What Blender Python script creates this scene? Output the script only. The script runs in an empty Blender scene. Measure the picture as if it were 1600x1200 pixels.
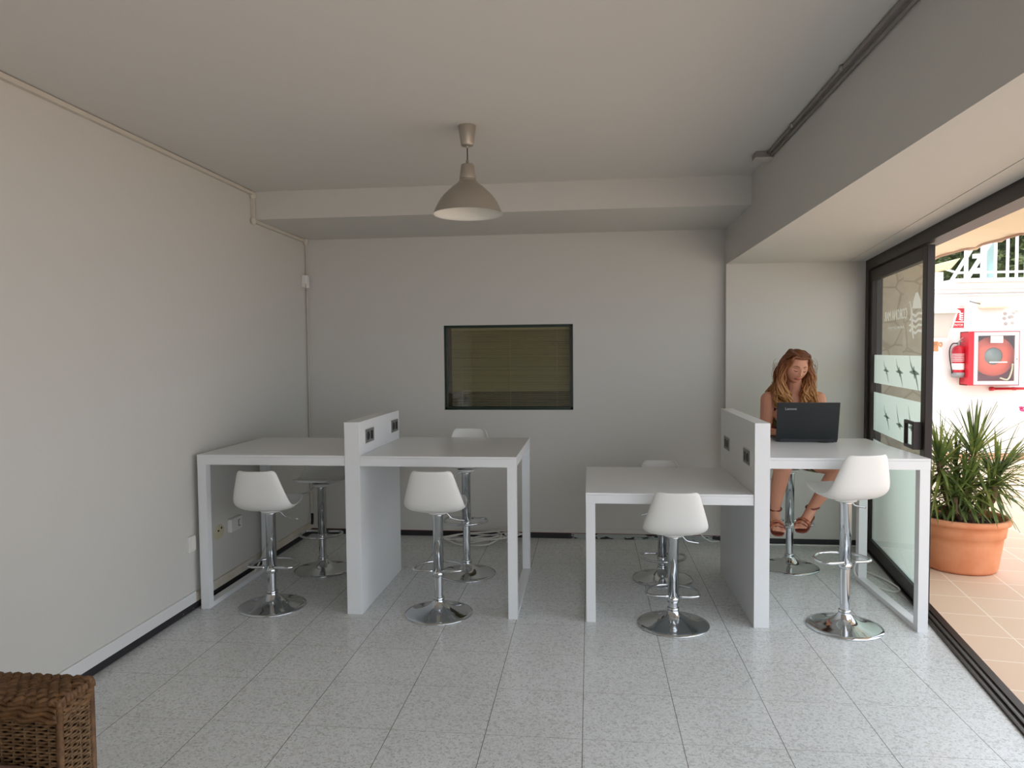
import bpy, math, random
from mathutils import Vector, Matrix, noise
R = math.radians
random.seed(7)
sc = bpy.context.scene
COL = sc.collection

# ------------------------------------------------------------------ camera
CAM_H, FPX, YAW, PITCH, ROLL = 1.5725, 1107.78, -0.1095, 0.044, 0.0089
s_, c_ = math.sin(YAW), math.cos(YAW); ps, pc = math.sin(PITCH), math.cos(PITCH)
r0 = Vector((c_, -s_, 0)); f0 = Vector((s_*pc, c_*pc, -ps)); u0 = Vector((s_*ps, c_*ps, pc))
rx = r0*math.cos(ROLL) - u0*math.sin(ROLL); ux = r0*math.sin(ROLL) + u0*math.cos(ROLL)
cam = bpy.data.cameras.new('camera'); camo = bpy.data.objects.new('camera', cam); COL.objects.link(camo)
cam.sensor_width = 36; cam.lens = FPX/1600*36; cam.clip_start = .02
M = Matrix((( rx.x, ux.x, -f0.x, 0), (rx.y, ux.y, -f0.y, 0), (rx.z, ux.z, -f0.z, CAM_H), (0, 0, 0, 1)))
camo.matrix_world = M
sc.camera = camo

# ------------------------------------------------------------------ light
sc.view_settings.view_transform = 'Standard'; sc.view_settings.look = 'None'
sc.view_settings.gamma = 1; sc.view_settings.use_curve_mapping = False
sc.view_settings.exposure = 0.66
w = bpy.data.worlds.new('sky'); sc.world = w; w.use_nodes = True
bg = w.node_tree.nodes['Background']; bg.inputs[0].default_value = (.86, .915, 1, 1); bg.inputs[1].default_value = 1.6
sun = bpy.data.lights.new('sun', 'SUN'); sun.energy = 2.3; sun.angle = R(8); sun.color = (1, .95, .87)
suno = bpy.data.objects.new('sun', sun); COL.objects.link(suno)
suno.rotation_euler = Vector((.36, .42, -.90)).to_track_quat('-Z', 'Y').to_euler()

# ------------------------------------------------------------------ helpers
def lin(c):
    return tuple(((v/255+.055)/1.055)**2.4 if v/255 > .04045 else v/255/12.92 for v in c)
def mat(name, rgb, rough=.5, metal=0, spec=.5, bump=None, var=None, coat=0, trans=0, ior=1.45, sss=0):
    """rgb in sRGB 0-255; bump=(scale,strength); var=(scale, rgb2, amount)"""
    m = bpy.data.materials.new(name); m.use_nodes = True
    nt = m.node_tree; b = nt.nodes['Principled BSDF']
    b.inputs['Base Color'].default_value = (*lin(rgb), 1)
    b.inputs['Roughness'].default_value = rough; b.inputs['Metallic'].default_value = metal
    b.inputs['Specular IOR Level'].default_value = spec; b.inputs['IOR'].default_value = ior
    b.inputs['Coat Weight'].default_value = coat; b.inputs['Transmission Weight'].default_value = trans
    if sss:
        b.inputs['Subsurface Weight'].default_value = sss; b.inputs['Subsurface Radius'].default_value = (.012, .005, .003)
    tc = nt.nodes.new('ShaderNodeTexCoord')
    if var:
        n = nt.nodes.new('ShaderNodeTexNoise'); n.inputs['Scale'].default_value = var[0]; n.inputs['Detail'].default_value = 6
        nt.links.new(tc.outputs['Object'], n.inputs['Vector'])
        r = nt.nodes.new('ShaderNodeValToRGB'); r.color_ramp.elements[0].position = .5-var[2]; r.color_ramp.elements[1].position = .5+var[2]
        r.color_ramp.elements[0].color = (*lin(rgb), 1); r.color_ramp.elements[1].color = (*lin(var[1]), 1)
        nt.links.new(n.outputs['Fac'], r.inputs['Fac']); nt.links.new(r.outputs['Color'], b.inputs['Base Color'])
    if bump:
        n = nt.nodes.new('ShaderNodeTexNoise'); n.inputs['Scale'].default_value = bump[0]; n.inputs['Detail'].default_value = 4
        nt.links.new(tc.outputs['Object'], n.inputs['Vector'])
        bp = nt.nodes.new('ShaderNodeBump'); bp.inputs['Strength'].default_value = bump[1]; bp.inputs['Distance'].default_value = .01
        nt.links.new(n.outputs['Fac'], bp.inputs['Height']); nt.links.new(bp.outputs['Normal'], b.inputs['Normal'])
    return m

class MB:
    """collects shapes for ONE mesh object"""
    def __init__(s): s.v = []; s.f = []; s.sm = []
    def add(s, vs, fs, smooth=False):
        o = len(s.v); s.v += [tuple(v) for v in vs]; s.f += [tuple(i+o for i in f) for f in fs]; s.sm += [smooth]*len(fs); return s
    def box(s, x0, x1, y0, y1, z0, z1, fr=None):
        p = [(x, y, z) for z in (z0, z1) for y in (y0, y1) for x in (x0, x1)]
        if fr: p = [fr(*q) for q in p]
        return s.add(p, [(0, 2, 3, 1), (4, 5, 7, 6), (0, 1, 5, 4), (2, 6, 7, 3), (0, 4, 6, 2), (1, 3, 7, 5)])
    def ring_loft(s, rings, cap0=True, cap1=True, smooth=True):
        n = len(rings[0]); vs = [p for r in rings for p in r]; fs = []
        for i in range(len(rings)-1):
            for j in range(n):
                a = i*n+j; b = i*n+(j+1) % n; fs.append((a, b, b+n, a+n))
        s.add(vs, fs, smooth); o = len(s.v)-len(vs)
        if cap0: s.f.append(tuple(o+j for j in range(n-1, -1, -1))); s.sm.append(False)
        if cap1: s.f.append(tuple(o+(len(rings)-1)*n+j for j in range(n))); s.sm.append(False)
        return s
    def lathe(s, prof, n=32, c=(0, 0, 0), fr=None, cap0=False, cap1=False, sx=1, sy=1):
        rings = []
        for r, z in prof:
            rg = [Vector((c[0]+max(r, 1e-5)*sx*math.cos(2*math.pi*j/n), c[1]+max(r, 1e-5)*sy*math.sin(2*math.pi*j/n), c[2]+z)) for j in range(n)]
            rings.append([fr(*q) if fr else q for q in rg])
        return s.ring_loft(rings, cap0, cap1)
    def tube(s, pts, rad, n=8, smooth=True, flat=1.0, caps=True):
        pts = [Vector(p) for p in pts]; N = len(pts)
        rad = rad if hasattr(rad, '__len__') else [rad]*N
        rings = []; up = None
        for i, p in enumerate(pts):
            t = (pts[min(i+1, N-1)]-pts[max(i-1, 0)]).normalized()
            if up is None:
                up = t.orthogonal().normalized()
            up = (up - t*up.dot(t)); up = up.normalized() if up.length > 1e-6 else t.orthogonal().normalized()
            sd = t.cross(up)
            rings.append([p + (up*math.cos(2*math.pi*j/n)*flat + sd*math.sin(2*math.pi*j/n))*rad[i] for j in range(n)])
        return s.ring_loft(rings, caps, caps, smooth)
    def ball(s, c, r, n=12, fr=None):
        c = Vector(c); r = r if hasattr(r, '__len__') else (r, r, r); rings = []
        for i in range(n+1):
            a = -math.pi/2+math.pi*i/n; k = max(math.cos(a), 1e-3)
            rg = [Vector((c.x+r[0]*k*math.cos(2*math.pi*j/(2*n)), c.y+r[1]*k*math.sin(2*math.pi*j/(2*n)), c.z+r[2]*math.sin(a))) for j in range(2*n)]
            rings.append([fr(*q) if fr else q for q in rg])
        return s.ring_loft(rings)
    def limb(s, pts, rad, n=14):
        """tapered capsule chain with round ends"""
        for i in range(len(pts)-1):
            a, b = Vector(pts[i]), Vector(pts[i+1]); s.tube([a, (a+b)/2, b], [rad[i], (rad[i]+rad[i+1])/2, rad[i+1]], n)
        for p, r in zip(pts, rad): s.ball(p, r, 8)
        return s
    def poly(s, pts, h, fr):
        """flat polygon (u,z) given thickness h along n; fr maps (u,n,z)"""
        n = len(pts); vs = [fr(u, 0, z) for u, z in pts]+[fr(u, h, z) for u, z in pts]
        fs = [tuple(range(n)), tuple(range(2*n-1, n-1, -1))]+[(i, i+n, (i+1) % n+n, (i+1) % n) for i in range(n)]
        return s.add(vs, fs)
    def build(s, name, m, parent=None, bevel=0, **props):
        me = bpy.data.meshes.new(name); me.from_pydata(s.v, [], s.f); me.update()
        for p, k in zip(me.polygons, s.sm): p.use_smooth = k
        me.materials.append(m)
        o = bpy.data.objects.new(name, me); COL.objects.link(o)
        if parent: o.parent = parent
        if bevel:
            b = o.modifiers.new('bevel', 'BEVEL'); b.width = bevel; b.segments = 2; b.limit_method = 'ANGLE'
        for k, v in props.items(): o[k] = v
        return o
def box(x0, x1, y0, y1, z0, z1, name, m, parent=None, bevel=0, **p): return MB().box(x0, x1, y0, y1, z0, z1).build(name, m, parent, bevel, **p)
def empty(name, loc=(0, 0, 0), rz=0, **props):
    o = bpy.data.objects.new(name, None); COL.objects.link(o); o.location = loc; o.rotation_euler[2] = rz
    o.empty_display_size = .1
    for k, v in props.items(): o[k] = v
    return o
def copy_tree(o, parent=None):
    c = o.copy(); COL.objects.link(c); c.parent = parent
    for ch in list(o.children): copy_tree(ch, c)
    return c
def text(name, body, size, m, parent, matrix, ext=.0006, xs=1):
    cu = bpy.data.curves.new(name, 'FONT'); cu.body = body; cu.size = size; cu.extrude = ext; cu.align_x = 'CENTER'; cu.align_y = 'CENTER'
    tmp = bpy.data.objects.new('tmp_text', cu); me = bpy.data.meshes.new_from_object(tmp); bpy.data.objects.remove(tmp); bpy.data.curves.remove(cu)
    me.materials.clear(); me.materials.append(m); o = bpy.data.objects.new(name, me); COL.objects.link(o)
    o.parent = parent; o.matrix_local = matrix @ Matrix.Diagonal((xs, 1, 1, 1)); return o
def spline(pts, n=8):
    """Catmull-Rom through pts"""
    P = [Vector(p) for p in pts]; P = [P[0]*2-P[1]]+P+[P[-1]*2-P[-2]]; out = []
    for i in range(1, len(P)-2):
        for k in range(n):
            t = k/n; a, b, c, d = P[i-1:i+3]
            out.append(.5*((2*b)+(c-a)*t+(2*a-5*b+4*c-d)*t*t+(3*b-3*c+d-a)*t**3))
    return out+[P[-2]]
ST = dict(kind='structure')

# ------------------------------------------------------------------ materials
m_wall = mat('plaster_wall', (208, 206, 200), .85, spec=.2, bump=(60, .06))
m_ceil = mat('plaster_ceiling', (212, 209, 203), .9, spec=.2, bump=(50, .05))
m_band = mat('skirting_paint', (222, 222, 220), .5, bump=(40, .15))
m_lam = mat('white_laminate', (228, 230, 231), .28)
m_lam_edge = mat('laminate_edge', (208, 210, 212), .35)
m_chrome = mat('chrome', (205, 208, 210), .09, 1)
m_shell = mat('seat_plastic', (226, 226, 222), .33)
m_rub = mat('black_rubber', (25, 25, 26), .7)
m_bronze = mat('bronze_frame', (46, 40, 38), .42, .3)
m_alu = mat('grey_aluminium', (120, 120, 120), .4, .8)
m_silver = mat('silver_paint', (176, 168, 156), .38, .55)
m_inner = mat('shade_inner_white', (226, 222, 212), .55)
m_black = mat('black_plastic', (24, 25, 27), .45)
m_white = mat('white_plastic', (225, 224, 220), .4)
m_grey = mat('grey_plastic', (128, 128, 128), .45)
m_outw = mat('white_render', (228, 226, 224), .9, spec=.1, bump=(30, .1))
m_cream = mat('cream_metal', (236, 226, 196), .5)
m_red = mat('red_paint', (176, 30, 44), .35)
m_terra = mat('terracotta', (214, 138, 98), .75, spec=.25, bump=(30, .12), var=(7, (226, 156, 116), .2))
m_soil = mat('soil', (70, 48, 38), .95, bump=(120, 1))
m_cable = mat('white_cable', (232, 230, 224), .5)

def floor_mat():
    m = bpy.data.materials.new('terrazzo_tiles'); m.use_nodes = True; nt = m.node_tree; N = nt.nodes; L = nt.links
    b = N['Principled BSDF']; b.inputs['Roughness'].default_value = .24
    tc = N.new('ShaderNodeTexCoord'); sep = N.new('ShaderNodeSeparateXYZ'); L.new(tc.outputs['Object'], sep.inputs[0])
    def M_(op, a, b_=None, c=None):
        n = N.new('ShaderNodeMath'); n.operation = op
        for i, v in enumerate((a, b_, c)):
            if v is None: continue
            if isinstance(v, (int, float)): n.inputs[i].default_value = v
            else: L.new(v, n.inputs[i])
        return n.outputs[0]
    def line(o, off, half):
        t = M_('FRACT', M_('DIVIDE', M_('ADD', o, 40-off), .4)); d = M_('MINIMUM', t, M_('SUBTRACT', 1, t)); return M_('LESS_THAN', d, half/.4)
    gx = line(sep.outputs['X'], -.0356, .0015); gy = line(sep.outputs['Y'], GY0, .0010)
    # terrazzo: pale ground with grey chips and darker pits
    v = N.new('ShaderNodeTexVoronoi'); v.inputs['Scale'].default_value = 95; L.new(tc.outputs['Object'], v.inputs['Vector'])
    r = N.new('ShaderNodeValToRGB'); e = r.color_ramp; e.elements[0].position = 0; e.elements[0].color = (*lin((196, 198, 196)), 1)
    e.elements[1].position = 1; e.elements[1].color = (*lin((226, 229, 229)), 1); k = e.elements.new(.3); k.color = (*lin((216, 219, 219)), 1)
    sepc = N.new('ShaderNodeSeparateColor'); L.new(v.outputs['Color'], sepc.inputs[0]); L.new(sepc.outputs[0], r.inputs['Fac'])
    n = N.new('ShaderNodeTexNoise'); n.inputs['Scale'].default_value = 130; n.inputs['Detail'].default_value = 3; L.new(tc.outputs['Object'], n.inputs['Vector'])
    r2 = N.new('ShaderNodeValToRGB'); r2.color_ramp.elements[0].position = .34; r2.color_ramp.elements[1].position = .42
    r2.color_ramp.elements[0].color = (.58, .58, .57, 1); r2.color_ramp.elements[1].color = (1, 1, 1, 1); L.new(n.outputs['Fac'], r2.inputs['Fac'])
    mx = N.new('ShaderNodeMix'); mx.data_type = 'RGBA'; mx.blend_type = 'MULTIPLY'; mx.inputs[0].default_value = 1
    L.new(r.outputs['Color'], mx.inputs[6]); L.new(r2.outputs['Color'], mx.inputs[7])
    n3 = N.new('ShaderNodeTexNoise'); n3.inputs['Scale'].default_value = 1.1; n3.inputs['Detail'].default_value = 3; L.new(tc.outputs['Object'], n3.inputs['Vector'])
    r3 = N.new('ShaderNodeValToRGB'); r3.color_ramp.elements[0].position = .35; r3.color_ramp.elements[1].position = .65
    r3.color_ramp.elements[0].color = (.90, .90, .89, 1); r3.color_ramp.elements[1].color = (1, 1, 1, 1); L.new(n3.outputs['Fac'], r3.inputs['Fac'])
    m3 = N.new('ShaderNodeMix'); m3.data_type = 'RGBA'; m3.blend_type = 'MULTIPLY'; m3.inputs[0].default_value = 1
    L.new(mx.outputs[2], m3.inputs[6]); L.new(r3.outputs['Color'], m3.inputs[7])
    g1 = N.new('ShaderNodeMix'); g1.data_type = 'RGBA'; L.new(gx, g1.inputs[0]); L.new(m3.outputs[2], g1.inputs[6]); g1.inputs[7].default_value = (*lin((110, 104, 96)), 1)
    g2 = N.new('ShaderNodeMix'); g2.data_type = 'RGBA'; L.new(gy, g2.inputs[0]); L.new(g1.outputs[2], g2.inputs[6]); g2.inputs[7].default_value = (*lin((150, 147, 140)), 1)
    L.new(g2.outputs[2], b.inputs['Base Color']); return m
GY0 = 2.83

def tile_mat(name, c1, c2, grout, size, ang, ox=0, oy=0, half=.003):
    m = bpy.data.materials.new(name); m.use_nodes = True; nt = m.node_tree; N = nt.nodes; L = nt.links
    b = N['Principled BSDF']; b.inputs['Roughness'].default_value = .6
    tc = N.new('ShaderNodeTexCoord'); mp = N.new('ShaderNodeMapping'); mp.inputs['Rotation'].default_value[2] = ang
    mp.inputs['Location'].default_value = (ox, oy, 0); L.new(tc.outputs['Object'], mp.inputs[0])
    br = N.new('ShaderNodeTexBrick'); br.offset = 0; br.inputs['Scale'].default_value = 1
    br.inputs['Brick Width'].default_value = size; br.inputs['Row Height'].default_value = size; br.inputs['Mortar Size'].default_value = half
    br.inputs['Color1'].default_value = (*lin(c1), 1); br.inputs['Color2'].default_value = (*lin(c2), 1); br.inputs['Mortar'].default_value = (*lin(grout), 1)
    L.new(mp.outputs[0], br.inputs['Vector']); L.new(br.outputs['Color'], b.inputs['Base Color']); return m

def glue_mat(name, patch):
    """dark bare skirting strip with pale plaster residue"""
    m = bpy.data.materials.new(name); m.use_nodes = True; nt = m.node_tree; N = nt.nodes; L = nt.links
    b = N['Principled BSDF']; b.inputs['Roughness'].default_value = .6
    tc = N.new('ShaderNodeTexCoord'); mp = N.new('ShaderNodeMapping'); mp.inputs['Scale'].default_value = (1, 1, 3.2); L.new(tc.outputs['Object'], mp.inputs[0])
    n = N.new('ShaderNodeTexNoise'); n.inputs['Scale'].default_value = 9; n.inputs['Detail'].default_value = 5; L.new(mp.outputs[0], n.inputs['Vector'])
    r = N.new('ShaderNodeValToRGB'); r.color_ramp.elements[0].position = patch; r.color_ramp.elements[1].position = patch+.02
    r.color_ramp.elements[0].color = (*lin((38, 36, 40)), 1); r.color_ramp.elements[1].color = (*lin((165, 172, 168)), 1)
    L.new(n.outputs['Fac'], r.inputs['Fac']); L.new(r.outputs['Color'], b.inputs['Base Color']); return m

def stone_mat():
    m = bpy.data.materials.new('stone_cladding'); m.use_nodes = True; nt = m.node_tree; N = nt.nodes; L = nt.links
    b = N['Principled BSDF']; b.inputs['Roughness'].default_value = .9
    tc = N.new('ShaderNodeTexCoord')
    v = N.new('ShaderNodeTexVoronoi'); v.feature = 'DISTANCE_TO_EDGE'; v.inputs['Scale'].default_value = 4.5; L.new(tc.outputs['Object'], v.inputs['Vector'])
    v2 = N.new('ShaderNodeTexVoronoi'); v2.inputs['Scale'].default_value = 3.4; L.new(tc.outputs['Object'], v2.inputs['Vector'])
    n = N.new('ShaderNodeTexNoise'); n.inputs['Scale'].default_value = 14; n.inputs['Detail'].default_value = 6; L.new(tc.outputs['Object'], n.inputs['Vector'])
    rr = N.new('ShaderNodeValToRGB'); rr.color_ramp.elements[0].color = (*lin((150, 142, 124)), 1); rr.color_ramp.elements[1].color = (*lin((176, 172, 158)), 1); L.new(n.outputs['Fac'], rr.inputs['Fac'])
    r = N.new('ShaderNodeValToRGB'); r.color_ramp.elements[0].position = .015; r.color_ramp.elements[1].position = .04
    r.color_ramp.elements[0].color = (.74, .72, .69, 1); r.color_ramp.elements[1].color = (1, 1, 1, 1); L.new(v.outputs['Distance'], r.inputs['Fac'])
    mx = N.new('ShaderNodeMix'); mx.data_type = 'RGBA'; mx.blend_type = 'MULTIPLY'; mx.inputs[0].default_value = 1
    L.new(rr.outputs['Color'], mx.inputs[6]); L.new(r.outputs['Color'], mx.inputs[7]); L.new(mx.outputs[2], b.inputs['Base Color'])
    bp = N.new('ShaderNodeBump'); bp.inputs['Strength'].default_value = .6; bp.inputs['Distance'].default_value = .02
    L.new(v.outputs['Distance'], bp.inputs['Height']); L.new(bp.outputs['Normal'], b.inputs['Normal']); return m

def glass_mat(name, tint=(.93, .97, .95), rough=0.0, refl=1.0):
    m = bpy.data.materials.new(name); m.use_nodes = True; nt = m.node_tree; N = nt.nodes; L = nt.links
    N.remove(N['Principled BSDF']); o = N['Material Output']
    t = N.new('ShaderNodeBsdfTransparent'); t.inputs[0].default_value = (*tint, 1)
    g = N.new('ShaderNodeBsdfGlossy'); g.inputs['Roughness'].default_value = rough
    lw = N.new('ShaderNodeLayerWeight'); lw.inputs[0].default_value = .5
    fr = N.new('ShaderNodeMath'); fr.operation = 'POWER'; fr.inputs[1].default_value = 5; L.new(lw.outputs['Facing'], fr.inputs[0])
    mu = N.new('ShaderNodeMath'); mu.operation = 'MULTIPLY_ADD'; mu.inputs[1].default_value = .85*refl; mu.inputs[2].default_value = .05*refl; L.new(fr.outputs[0], mu.inputs[0])
    mx = N.new('ShaderNodeMixShader'); L.new(mu.outputs[0], mx.inputs[0]); L.new(t.outputs[0], mx.inputs[1]); L.new(g.outputs[0], mx.inputs[2])
    L.new(mx.outputs[0], o.inputs[0]); return m
def film_mat(name, rgb, see=.12, trans=.55):
    m = bpy.data.materials.new(name); m.use_nodes = True; nt = m.node_tree; N = nt.nodes; L = nt.links
    N.remove(N['Principled BSDF']); o = N['Material Output']
    d = N.new('ShaderNodeBsdfDiffuse'); d.inputs[0].default_value = (*lin(rgb), 1)
    tl = N.new('ShaderNodeBsdfTranslucent'); tl.inputs[0].default_value = (*lin(rgb), 1)
    t = N.new('ShaderNodeBsdfTransparent')
    a = N.new('ShaderNodeMixShader'); a.inputs[0].default_value = trans; L.new(d.outputs[0], a.inputs[1]); L.new(tl.outputs[0], a.inputs[2])
    b = N.new('ShaderNodeMixShader'); b.inputs[0].default_value = see; L.new(a.outputs[0], b.inputs[1]); L.new(t.outputs[0], b.inputs[2])
    L.new(b.outputs[0], o.inputs[0]); return m
m_glass = glass_mat('door_glass'); m_winglass = glass_mat('tinted_glass', (.85, .84, .75), 0, 1.1)
m_film = film_mat('frosted_film', (214, 234, 228), .10, .75); m_bird = film_mat('bird_cutout', (166, 180, 174), .3, .55); m_logo = film_mat('white_vinyl', (240, 243, 240), .0, .65)
m_awn = film_mat('awning_cloth', (192, 168, 138), 0, .36)

# ------------------------------------------------------------------ setting
XL, YB, YN, ZC, YBM, ZBM, XR, ZR = -2.447, 5.953, 5.885, 2.761, 4.997, 2.561, 1.093, 2.268
YF = -2.6
def dx(y): return 1.749+.1463*(y-3.026)            # the door line on the floor
TD = Vector((.1448, .9895, 0)); ND = Vector((.9895, -.1448, 0))
def D(y, n, z): return Vector((dx(y), y, z))+ND*n   # door coordinates
XNR = dx(YN)
# floor: quad under the room up to the door line
MB().add([(XL-.3, YF, 0), (dx(YF), YF, 0), (dx(6.1), 6.1, 0), (XL-.3, 6.1, 0), (XL-.3, YF, -.12), (dx(YF), YF, -.12), (dx(6.1), 6.1, -.12), (XL-.3, 6.1, -.12)],
         [(0, 1, 2, 3), (7, 6, 5, 4), (0, 4, 5, 1), (1, 5, 6, 2), (2, 6, 7, 3), (3, 7, 4, 0)]).build('floor', floor_mat(), **ST)
box(XL-.3, 1.95, YF, 6.2, ZC, ZC+.2, 'ceiling', m_ceil, **ST)
box(XL-.25, XL, YF, 6.2, 0, ZC, 'wall_left', m_wall, **ST)
WX0, WX1, WZ0, WZ1 = -1.239, -.139, 1.09, 1.809
wb = MB(); wb.box(XL, WX0, YB, 6.2, 0, ZC); wb.box(WX1, XR+.1, YB, 6.2, 0, ZC); wb.box(WX0, WX1, YB, 6.2, 0, WZ0); wb.box(WX0, WX1, YB, 6.2, WZ1, ZC)
wb.build('wall_back', m_wall, **ST)
box(XR, XNR+.12, YN, 6.2, 0, ZC, 'wall_niche', m_wall, **ST)
box(XL, XR, YBM, YB, ZBM, ZC, 'ceiling_beam', m_wall, **ST)
# wide beam / soffit along the glazing
sb = MB(); A = [(XR, YF), (dx(YF)+.02, YF), (XNR+.02, YN), (XR, YN)]
sb.add([(x, y, z) for z in (ZR, ZC+.02) for x, y in A], [(3, 2, 1, 0), (4, 5, 6, 7), (0, 1, 5, 4), (1, 2, 6, 5), (2, 3, 7, 6), (3, 0, 4, 7)])
sb.build('ceiling_soffit', m_wall, **ST)
tr = MB(); tr.box(1.2, YN, -.135, -.01, ZR-.0025, ZR+.001, lambda y, n, z: D(y, n, z)); tr.build('trim_soffit', m_wall, **ST)
# front wall behind the camera, with an open doorway on its right
fw = MB(); fw.box(XL, -.1, YF-.2, YF, 0, ZC); fw.box(-.1, dx(YF), YF-.2, YF, 2.2, ZC); fw.build('wall_front', m_wall, **ST)
# skirtings
box(XL, XL+.012, -1.5, 4.10, .045, .112, 'baseboard_left', m_band, None, .002, **ST)
box(XL, XL+.012, 4.10, YB, .045, .105, 'baseboard_left.001', mat('worn_skirting', (196, 186, 168), .7, bump=(30, .3), var=(5, (214, 208, 196), .2)), None, .002, **ST)
m_glue = glue_mat('dark_skirting_strip', .72); m_glue2 = glue_mat('patchy_skirting_strip', .45)
box(XL, XL+.006, -1.5, YB, 0, .045, 'trim_1', m_glue, **ST)
box(XL, -.16, YB-.006, YB, 0, .046, 'trim_2', m_glue, **ST)
box(-.16, XR, YB-.006, YB, 0, .046, 'trim_3', m_glue2, **ST)
box(XR, XNR, YN-.006, YN, 0, .05, 'trim_4', m_glue, **ST)
box(XL, XR, YB-.004, YB, .046, .085, 'baseboard_back', m_wall, None, .001, **ST)
box(XR, XNR, YN-.016, YN-.006, 0, .008, 'trim_5', m_band, **ST)
m_redline = mat('red_primer_line', (120, 52, 46), .7)
box(XL, XR, YB-.0075, YB-.004, .044, .048, 'trim_6', m_redline, **ST)

# internal window
win = empty('window_1', (0, YB, 0), **ST)
m_green = mat('dark_green_frame', (22, 44, 34), .35)
f = MB(); e_ = .022
f.box(WX0, WX0+e_, .03, .08, WZ0, WZ1); f.box(WX1-e_, WX1, .03, .08, WZ0, WZ1)
f.box(WX0, WX1, .03, .08, WZ0, WZ0+e_); f.box(WX0, WX1, .03, .08, WZ1-e_, WZ1); f.build('window_frame', m_green, win, .002)
MB().box(WX0-.01, WX1+.01, -.004, .03, WZ0-.012, WZ0).build('window_sill', m_wall, win)
MB().box(WX0+.02, WX1-.02, .05, .056, WZ0+.02, WZ1-.02).build('pane', m_winglass, win)
bl = MB(); nsl = 44
for i in range(nsl):
    z = WZ0+.03+(WZ1-WZ0-.05)*i/nsl; rnd = random.uniform(-.0015, .0015)
    tilt = .35 if i > 7 else -.15
    bl.add([(WX0+.05, .10, z+rnd), (WX1-.03, .10, z+rnd*.4), (WX1-.03, .118, z+.017*(.4+tilt)+rnd), (WX0+.05, .118, z+.017*(.4+tilt)),
            (WX0+.05, .10, z+rnd-.001), (WX1-.03, .10, z+rnd*.4-.001), (WX1-.03, .118, z+.017*(.4+tilt)+rnd-.001), (WX0+.05, .118, z+.017*(.4+tilt)-.001)],
           [(0, 1, 2, 3), (7, 6, 5, 4), (0, 4, 5, 1), (2, 6, 7, 3)])
for x in (WX0+.14, WX0+.56, WX1-.14): bl.box(x, x+.003, .094, .096, WZ0+.02, WZ1-.02)
bl.box(WX0+.05, WX1-.03, .095, .12, WZ1-.04, WZ1-.015)
bl.build('venetian_blind', mat('blind_slats', (190, 186, 158), .5), win)
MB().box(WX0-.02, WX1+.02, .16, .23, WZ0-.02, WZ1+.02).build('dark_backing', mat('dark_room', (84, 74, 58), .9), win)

# sliding door
door = empty('door_1', (0, 0, 0), **ST)
fr = MB()
DD = lambda y, n, z: D(y, n, z)
Y0D, Y1D = -1.6, 5.87
fr.box(Y0D, Y1D, -.005, .10, 2.19, ZR+.004, DD)               # header
fr.box(5.80, Y1D+.01, -.005, .10, 0, ZR, DD)                  # far jamb
fr.box(Y0D, Y0D+.06, -.005, .10, 0, ZR, DD)
fr.build('door_frame', m_bronze, door)
tk = MB(); tk.box(Y0D, Y1D, -.004, .006, 0, .012, DD); tk.box(Y0D, Y1D, .026, .034, 0, .016, DD); tk.box(Y0D, Y1D, .058, .064, 0, .016, DD); tk.box(Y0D, Y1D, .064, .105, -.02, .006, DD)
tk.build('floor_track', m_bronze, door)
tk = MB(); tk.box(Y0D, Y1D, .006, .026, 0, .004, DD); tk.box(Y0D, Y1D, .034, .058, 0, .006, DD); tk.build('track_channel', m_alu, door)
LY0, LY1, LN0, LN1 = 4.40, 5.79, .008, .05
leaf = MB(); S1, S2 = .085, .06
leaf.box(LY0, LY0+S1, LN0, LN1, .015, 2.18, DD); leaf.box(LY1-S2, LY1, LN0, LN1, .015, 2.18, DD)
leaf.box(LY0+S1, LY1-S2, LN0, LN1, 2.10, 2.18, DD); leaf.box(LY0+S1, LY1-S2, LN0, LN1, .015, .105, DD)
leafo = leaf.build('door_leaf', m_bronze, door, .003)
MB().add([D(LY0+S1-.01, .027, .10), D(LY1-S2+.01, .027, .10), D(LY1-S2+.01, .027, 2.11), D(LY0+S1-.01, .027, 2.11)], [(0, 1, 2, 3)]).build('pane', m_glass, leafo)
fl = MB()
for z0, z1 in ((1.318, 1.532), (.955, 1.248), (.106, .885)): fl.add([D(LY0+S1, .031, z0), D(LY1-S2, .031, z0), D(LY1-S2, .031, z1), D(LY0+S1, .031, z1)], [(0, 1, 2, 3)])
fl.build('frosted_film', m_film, leafo)
def bird(cy, cz, s, k, low=False):
    """gliding seabird with long narrow wings; u runs along the door"""
    lz = -.5 if low else 0
    W = [(-1, .95), (-.72, .55), (-.42, .34), (-.2, .22), (-.12, .34), (-.02, .36), (.05, .2), (.2, .1), (.5, -.2), (.78, -.62), (1, -1.05), (.7, -.72), (.4, -.42), (.18, -.16), (.22, -.3), (.1, -.34), (-.02, -.18), (-.12, -.02), (-.45, .14), (-.75, .42)]
    if low: W = [(-1, .95), (-.72, .45), (-.42, .1), (-.2, -.25), (-.05, -.4), (.15, -.32), (.55, -.5), (.3, -.62), (.35, -.85), (.05, -.68), (-.3, -.72), (-.12, -.5), (-.35, -.3), (-.55, 0), (-.8, .45)]
    MB().poly([(cy-u*.075*s*k, cz+z*.1*s) for u, z in W], .0008, lambda u, n, z: D(u, .0255+n, z)).poly([(cy-u*.15*s*k, cz+z*.1*s) for u, z in [(-.5, .02+lz), (-.25, .11+lz), (.1, .13+lz), (.4, .03+lz), (.55, -.08+lz), (.25, -.11+lz), (-.2, -.08+lz)]], .0008, lambda u, n, z: D(u, .0248+n, z)).build('bird_motif', m_bird, leafo)
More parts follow.
